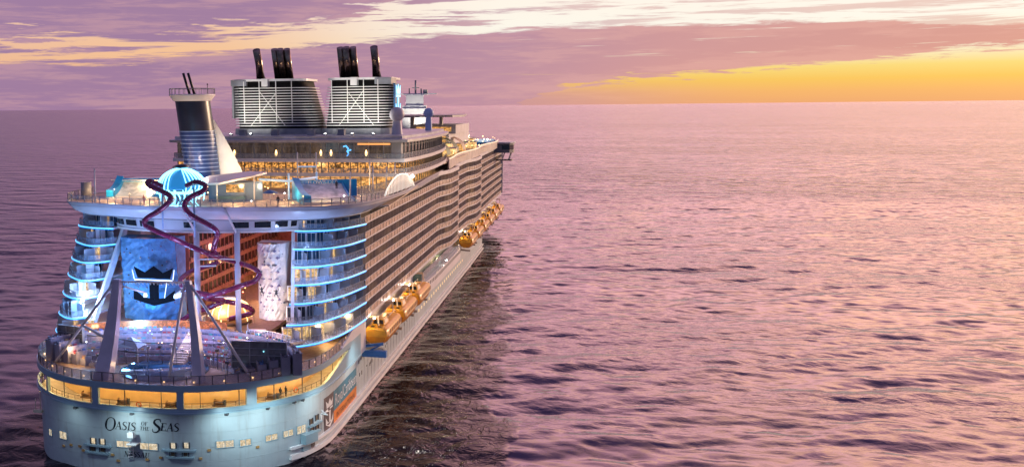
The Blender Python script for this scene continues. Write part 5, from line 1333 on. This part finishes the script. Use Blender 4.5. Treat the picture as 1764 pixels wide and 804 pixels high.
# ------------------------------------------------------------------ lifeboats (hang from the ship: things of their own)
def make_lifeboat():
    e = empty('lifeboat', (0, 0, 0)); Lb = 16.4
    st = [(0.0, .84, .40, .78), (.03, .93, .22, .90), (.10, 1.0, 0.0, .97), (.3, 1.0, 0, 1), (.7, 1.0, 0, 1), (.86, .92, .05, .97), (.95, .66, .25, .86), (1.0, .34, .55, .68)]
    lowp = [(0, -1.9), (1.0, -1.8), (2.1, -1.1), (2.55, -.1), (2.62, .25)]
    upp = [(2.62, .25), (2.6, 1.35), (2.35, 1.95), (1.5, 2.2), (0, 2.28)]
    def rows(prof):
        rr = []
        for u, w, lift, hs in st:
            half = [(x * w, (z * (1 - lift * .6) if z < 0 else z * hs)) for x, z in prof]
            full = [(-x, z) for x, z in half[::-1]] + half[1:] if prof[0][0] == 0 else half
            rr.append([(x, u * Lb, z) for x, z in full])
        return rr
    mb = MB(); mb.smooth = True; R_ = rows(lowp); mb.strips(R_); mb.smooth = False; mb.face(tuple(range(len(R_[0])))); n = len(R_[0]); mb.face(tuple(range(len(mb.v) - n, len(mb.v)))[::-1]); mb.build('boat_hull', orange, e)
    up = []
    for u, w, lift, hs in st:
        half = [(x * w, z * hs) for x, z in upp]; up.append([(x, u * Lb, z) for x, z in half] + [(-x, u * Lb, z) for x, z in half[-2::-1]])
    mb = MB(); mb.smooth = True; mb.strips(up); mb.smooth = False; n = len(up[0]); mb.face(tuple(range(n))[::-1]); mb.face(tuple(range(len(mb.v) - n, len(mb.v)))); mb.build('canopy', orange2, e)
    mb = MB(); mb.ribbon([Vector((2.64, 1.0)), Vector((2.66, 8)), Vector((2.64, 13.5))], .1, .42, .1); mb.ribbon([Vector((-2.64, 13.5)), Vector((-2.66, 8)), Vector((-2.64, 1.0))], .1, .42, .1); mb.build('fender', mat('fender_cream', (.75, .55, .30), .5), e)
    # wheelhouse
    mb = MB(); mb.add([(-1.4, 2.2, 2.2), (1.4, 2.2, 2.2), (1.5, 6.0, 2.2), (-1.5, 6.0, 2.2), (-1.05, 2.9, 3.4), (1.05, 2.9, 3.4), (1.15, 5.4, 3.4), (-1.15, 5.4, 3.4)], [(0, 1, 5, 4), (1, 2, 6, 5), (2, 3, 7, 6), (3, 0, 4, 7), (4, 5, 6, 7)]); wh = mb.build('wheelhouse', orange2, e)
    for x0, x1 in ((-1.15, -.12), (.12, 1.15)):
        mb = MB(); mb.add([(x0, 2.33, 2.45), (x1, 2.33, 2.45), (x1 * .82, 2.76, 3.22), (x0 * .82, 2.76, 3.22)], [(0, 1, 2, 3)]); mb.build('front_window', black, wh)
    for sx in (-1, 1):
        mb = MB(); pts = [(sx * 1.43, 2.9, 2.5), (sx * 1.47, 5.3, 2.5), (sx * 1.22, 5.0, 3.2), (sx * 1.2, 3.2, 3.2)]; mb.add(pts, [(0, 1, 2, 3)]); mb.build('side_window', mat('window_pale', (.75, .60, .40), .3, var=.1), wh)
    for sx in (-1, 1):
        for k in range(7):
            y = 2.2 + k * 1.75; mb = MB(); mb.add([(sx * 2.66, y, .50), (sx * 2.66, y + 1.0, .50), (sx * 2.645, y + 1.0, 1.40), (sx * 2.645, y, 1.40)], [(0, 1, 2, 3)]); mb.build('side_window', mat('boat_panel', (.22, .09, .02), .35, var=.2), e)
    for x, y in ((-.9, 1.0), (.6, .9), (0, 8.5), (0, 11.5)):
        mb = MB(); z = 2.1 if y < 2 else 2.3; mb.box(x - .35, x + .35, y - .3, y + .3, z - .15, z + .12); mb.build('hatch', black if y < 2 else orange, e)
    mb = MB(); mb.tube([(1.0, 7, 2.35), (1.0, 7, 3.0), (1.0, 14, 2.9), (1.0, 14, 2.2)], .06, 5); mb.tube([(-1.0, 7, 2.35), (-1.0, 7, 3.0), (-1.0, 14, 2.9), (-1.0, 14, 2.2)], .06, 5); mb.build('roof_rail', white2, e)
    return e
def copy_tree(o, parent=None):
    c = o.copy(); COL.objects.link(c); c.parent = parent
    for ch in o.children: copy_tree(ch, c)
    return c
proto = make_lifeboat()
blabels = ['orange lifeboat nearest the stern, hanging beside the blue boat platform', 'second orange lifeboat from the stern, middle of the near group of three', 'third orange lifeboat from the stern, forward end of the near group of three',
           'first orange lifeboat of the far group, just beyond the bulge of the white hull', 'second orange lifeboat of the far group of six', 'third orange lifeboat of the far group of six', 'fourth orange lifeboat of the far group of six', 'fifth orange lifeboat of the far group, next to the foremost', 'foremost orange lifeboat, farthest from the stern at the end of the row']
for i, (y, lb) in enumerate(zip(BOATS, blabels)):
    o = proto if i == 0 else copy_tree(proto)
    o.location = (27.0, y - .4, 12.2); o.scale = (.9, 1.10, .92); tag(o, lb, 'lifeboat', 'lifeboats hung along the starboard side')

# ------------------------------------------------------------------ people
def person_mesh(pose):
    J = {'stand': [(0, 0, .95), (0, 0, 1.2), (0, 0, 1.42), (0, -.01, 1.52), (0, -.02, 1.66), (0, -.02, 1.78), (.20, 0, 1.40), (.25, -.02, 1.12), (.24, -.14, .88), (-.20, 0, 1.40), (-.25, -.02, 1.12), (-.24, -.14, .88), (.10, 0, .88), (.11, -.02, .48), (.11, .02, .07), (.12, -.14, .03), (-.10, 0, .88), (-.11, -.02, .48), (-.11, .02, .07), (-.12, -.14, .03)],
         'climb': [(0, 0, .95), (0, .05, 1.2), (0, .08, 1.42), (0, .06, 1.52), (0, .02, 1.66), (0, .02, 1.78), (.22, .08, 1.42), (.38, .20, 1.66), (.34, .32, 1.95), (-.22, .08, 1.40), (-.42, .2, 1.36), (-.46, .32, 1.62), (.12, .02, .88), (.30, .16, .56), (.26, .24, .14), (.28, .32, .12), (-.12, .02, .88), (-.34, .20, .78), (-.30, .24, .38), (-.32, .32, .36)]}[pose]
    Ed = [(0, 1), (1, 2), (2, 3), (3, 4), (4, 5), (2, 6), (6, 7), (7, 8), (2, 9), (9, 10), (10, 11), (0, 12), (12, 13), (13, 14), (14, 15), (0, 16), (16, 17), (17, 18), (18, 19)]
    rr = [.15, .14, .15, .06, .10, .08, .07, .05, .04, .07, .05, .04, .10, .075, .05, .045, .10, .075, .05, .045]
    me = bpy.data.meshes.new('person_' + pose); me.from_pydata(J, Ed, [])
    me.update(); return me, rr
PM = {}
def person(loc, rz, pose, label, m, s=1.0):
    me, rr = person_mesh(pose); me.materials.append(m)
    o = bpy.data.objects.new('person', me); COL.objects.link(o); o.location = loc; o.rotation_euler = (0, 0, rz); o.scale = (s, s, s)
    sk = o.modifiers.new('skin', 'SKIN')
    if not me.skin_vertices: me.skin_vertices.new() if hasattr(me.skin_vertices, 'new') else None
    if me.skin_vertices:
        for i, r in enumerate(rr): me.skin_vertices[0].data[i].radius = (r, r)
        me.skin_vertices[0].data[0].use_root = True
    ss_ = o.modifiers.new('sub', 'SUBSURF'); ss_.levels = 1; ss_.render_levels = 1
    tag(o, label, 'person'); return o
dk = mat('dark_clothing', (.02, .022, .03), .7, var=.2); rd = mat('red_clothing', (.4, .04, .03), .7, var=.2); sk_ = mat('wetsuit', (.015, .02, .03), .5); be = mat('beige_clothing', (.5, .4, .3), .7)
person((20.2, 14.6, 10.6), 2.6, 'stand', 'person in dark clothes leaning at the stern gallery rail, nearer the lifebuoy', dk)
person((19.6, 13.6, 10.6), 2.9, 'stand', 'person in dark clothes at the stern gallery rail, left of the pair', dk)
person((21.5, 44.4, 41.6), .5, 'stand', 'person in dark wetsuit standing by the top of the blue surf pool', sk_)
person((11.7, 28.9, 24.0), 0, 'climb', 'climber in dark clothes low on the left of the white climbing wall', dk)
person((14.2, 29.3, 23.6), 0, 'climb', 'climber in dark clothes low on the right of the white climbing wall', dk)
person((-10, 28.4, 39.95), 1.2, 'stand', 'person in red by the sports deck rail left of the glowing dome', rd)
person((-13.4, 29.8, 39.95), 2.0, 'stand', 'person in beige on the sports deck near the port awning', be)
person((14.4, 30.6, 39.95), .3, 'stand', 'person in dark clothes at the sports deck rail right of the bar', dk)
# lifebuoys
def ring_mesh(c, d, name, lab):
    mb = MB(); c = Vector(c); u = Vector((d[0], d[1], 0)).normalized(); P = [c + u * .38 * math.cos(a) + Vector((0, 0, .38 * math.sin(a))) for a in [2 * math.pi * k / 20 for k in range(21)]]
    mb.tube(P, .09, 8, False); o = mb.build(name, mat('lifebuoy_orange', (.7, .14, .03), .5), None); tag(o, lab, 'lifebuoy'); return o
ring_mesh((21.6, 15.6, 11.5), (.6, .8), 'lifebuoy', 'lifebuoy on the gallery rail beside the two standing people')
ring_mesh((.2, 1.9, 11.5), (1, 0), 'lifebuoy', 'lifebuoy on the gallery rail at the middle of the stern')
# folded chairs / winches on the mooring gallery
wn = mat('winch_brown', (.20, .12, .07), .5, var=.3)
for x, y, lab in ((-11.0, 6.4, 'dark mooring winch in the second gallery opening from the left'), (-3.5, 4.0, 'dark mooring winch at the left of the middle gallery opening'), (4.6, 4.2, 'dark mooring winch at the right of the middle gallery opening'), (11.6, 6.8, 'dark mooring winch in the gallery opening right of the middle'), (18.6, 12.4, 'dark mooring winch at the left of the rightmost gallery opening')):
    e = empty('mooring_winch', (x, y, 10.58)); tag(e, lab, 'winch', 'winches in the stern gallery')
    mb = MB(); mb.box(-1.0, 1.0, -.4, .4, 0, .25); mb.build('bed', wn, e)
    mb = MB(); mb.tube([(-.7, 0, .65), (.7, 0, .65)], .38, 12); mb.tube([(-.74, 0, .65), (-.66, 0, .65)], .55, 12); mb.tube([(.66, 0, .65), (.74, 0, .65)], .55, 12); mb.build('drum', wn, e)
    mb = MB(); mb.box(.85, 1.15, -.25, .25, .25, 1.1); mb.build('motor', dgrey, e)
# tent on the theatre tiers
e = empty('canopy_tent', (-6.2, 13.4, 16.0)); tag(e, 'pale blue pointed tent on the theatre seating beside the left mast', 'tent')
mb = MB(); mb.add([(-2, -1.7, 1.9), (2, -1.7, 1.9), (2, 1.7, 1.9), (-2, 1.7, 1.9), (0, 0, 3.4)], [(0, 1, 4), (1, 2, 4), (2, 3, 4), (3, 0, 4), (3, 2, 1, 0)]); mb.build('roof', mat('tent_fabric', (.45, .62, .72), .6, var=.1), e)
for sx in (-1, 1):
    for sy in (-1, 1): mb = MB(); mb.tube([(sx * 1.9, sy * 1.6, -1), (sx * 1.9, sy * 1.6, 1.9)], .06, 5); mb.build('leg', white2, e)
# parasols on the sports deck
par0 = empty('parasol', (0, 0, 0))
mb = MB(); mb.lathe([(1.5, 2.2), (.75, 2.55), (0, 2.75)], (0, 0), 8); mb.build('shade', mat('parasol_blue', (.05, .22, .45), .6, var=.15), par0)
mb = MB(); mb.tube([(0, 0, 0), (0, 0, 2.7)], .05, 6); mb.build('pole', white2, par0)
for i, (x, y, lb) in enumerate(((13.0, 30.5, 'blue parasol by the rail between the bar and the surf pool'), (14.2, 46.5, 'blue parasol behind the pale light arch'))):
    o = par0 if i == 0 else copy_tree(par0); o.location = (x, y, 39.95); tag(o, lb, 'parasol', 'blue parasols on the sports deck')

# ------------------------------------------------------------------ coloured lamps of the ship
BLUE = (.10, .42, 1.0); VIO = (.42, .26, 1.0); WARM = (1.0, .62, .28); RED = (1.0, .20, .10)
lamp('POINT', (-9, 22.5, 19.8), 5200, BLUE, .6)
lamp('SPOT', (-10, 29, 18.6), 3600, BLUE, .5, (-10, 31, 27), 90)
lamp('POINT', (-18, 20, 25), 5200, (.2, .5, 1.0), .6)
lamp('POINT', (-19.4, 24.6, 22.6), 2600, (.85, .95, 1.0), .4)
lamp('POINT', (3, 16, 21), 2600, (.62, .5, 1), .6)
lamp('POINT', (-6, 17, 22), 3600, (.3, .45, 1), .6)
lamp('POINT', (16, 24, 20), 500, (1, .5, .3), .4)
for x, y, z in ((-13, 17, 18.6), (-2, 19, 19.0), (10, 19, 19.0), (15, 14, 17.6), (-16, 11, 17.4)): lamp('POINT', (x, y, z), 300, WARM, .3)
lamp('POINT', (12, 20, 23), 800, (.6, .5, 1), .6)
lamp('SPOT', (13.5, 22, 19), 8000, (1.0, .86, .72), .5, (13, 31, 24), 80)
lamp('POINT', (-2, 18, 34), 900, (.5, .45, 1), .8)
lamp('POINT', (-12, 20, 35), 800, (.3, .4, 1.0), .8)
lamp('POINT', (9, 19, 35), 500, (.5, .45, 1), .8)
lamp('POINT', (20, 26, 31), 2600, (.35, .55, 1), .6)
lamp('POINT', (26, 32, 27), 1500, (.3, .5, 1), .6)
lamp('POINT', (4, 30, 30.6), 350, (1.0, .25, .4), .5)
for y, c, en, zz in ((40, VIO, 1300, 29), (54, (1.0, .32, .26), 1100, 24), (70, (1.0, .22, .2), 1100, 24), (90, (1, .35, .25), 800, 24), (62, VIO, 1000, 33)): lamp('POINT', (3, y, zz), en, c, .8)
for y in (34, 46, 58, 72, 88): lamp('POINT', (2, y, 20.2), 900, (1, .55, .22), .6)
for x, y, en in ((-20, 36, 700), (-12, 34, 700), (6, 32, 700), (14, 36, 700), (22, 34, 500), (-16, 44, 500), (8, 40, 700), (16, 56, 900), (0, 58, 900), (22, 60, 700)): lamp('POINT', (x, y, 42.6), en * 1.9, WARM, .5)
lamp('POINT', (-2, 24, 41.2), 700, (.2, .7, 1.0), .5)
lamp('POINT', (-4.5, 44, 46), 900, (1, .75, .62), .4)
lamp('SPOT', (-7.5, 38, 42), 1500, (.30, .50, 1.0), .5, (-8, 50, 50), 70)
lamp('SPOT', (2.0, 46, 44), 3500, (1.0, .9, .75), .5, (-2, 53, 48), 80)
for x, y in ((-14, 8), (-4, 5), (6, 6), (15, 11), (20, 18)): lamp('POINT', (x, y + 1.5, 16.4), 160, WARM, .3)
for x, y, z in ((22, 30, 19.0), (24.4, 40, 19), (-22, 30, 19.2)): lamp('POINT', (x, y, z), 220, WARM, .3)
lamp('POINT', (22, 34, 16.4), 500, WARM, .3)
lamp('POINT', (-22, 26, 17.0), 500, WARM, .3)
for y in (52, 71.5, 91.5, 110, 150, 196, 216, 237, 258, 278, 300): lamp('POINT', (24.8, y, 15.7), 330, (1, .66, .30), .4)
for y in (168, 190, 214, 240, 270): lamp('POINT', (19, y, 45), 1500, WARM, .6)
lamp('POINT', (30, 84, 44), 900, (1, .93, .8), .5)
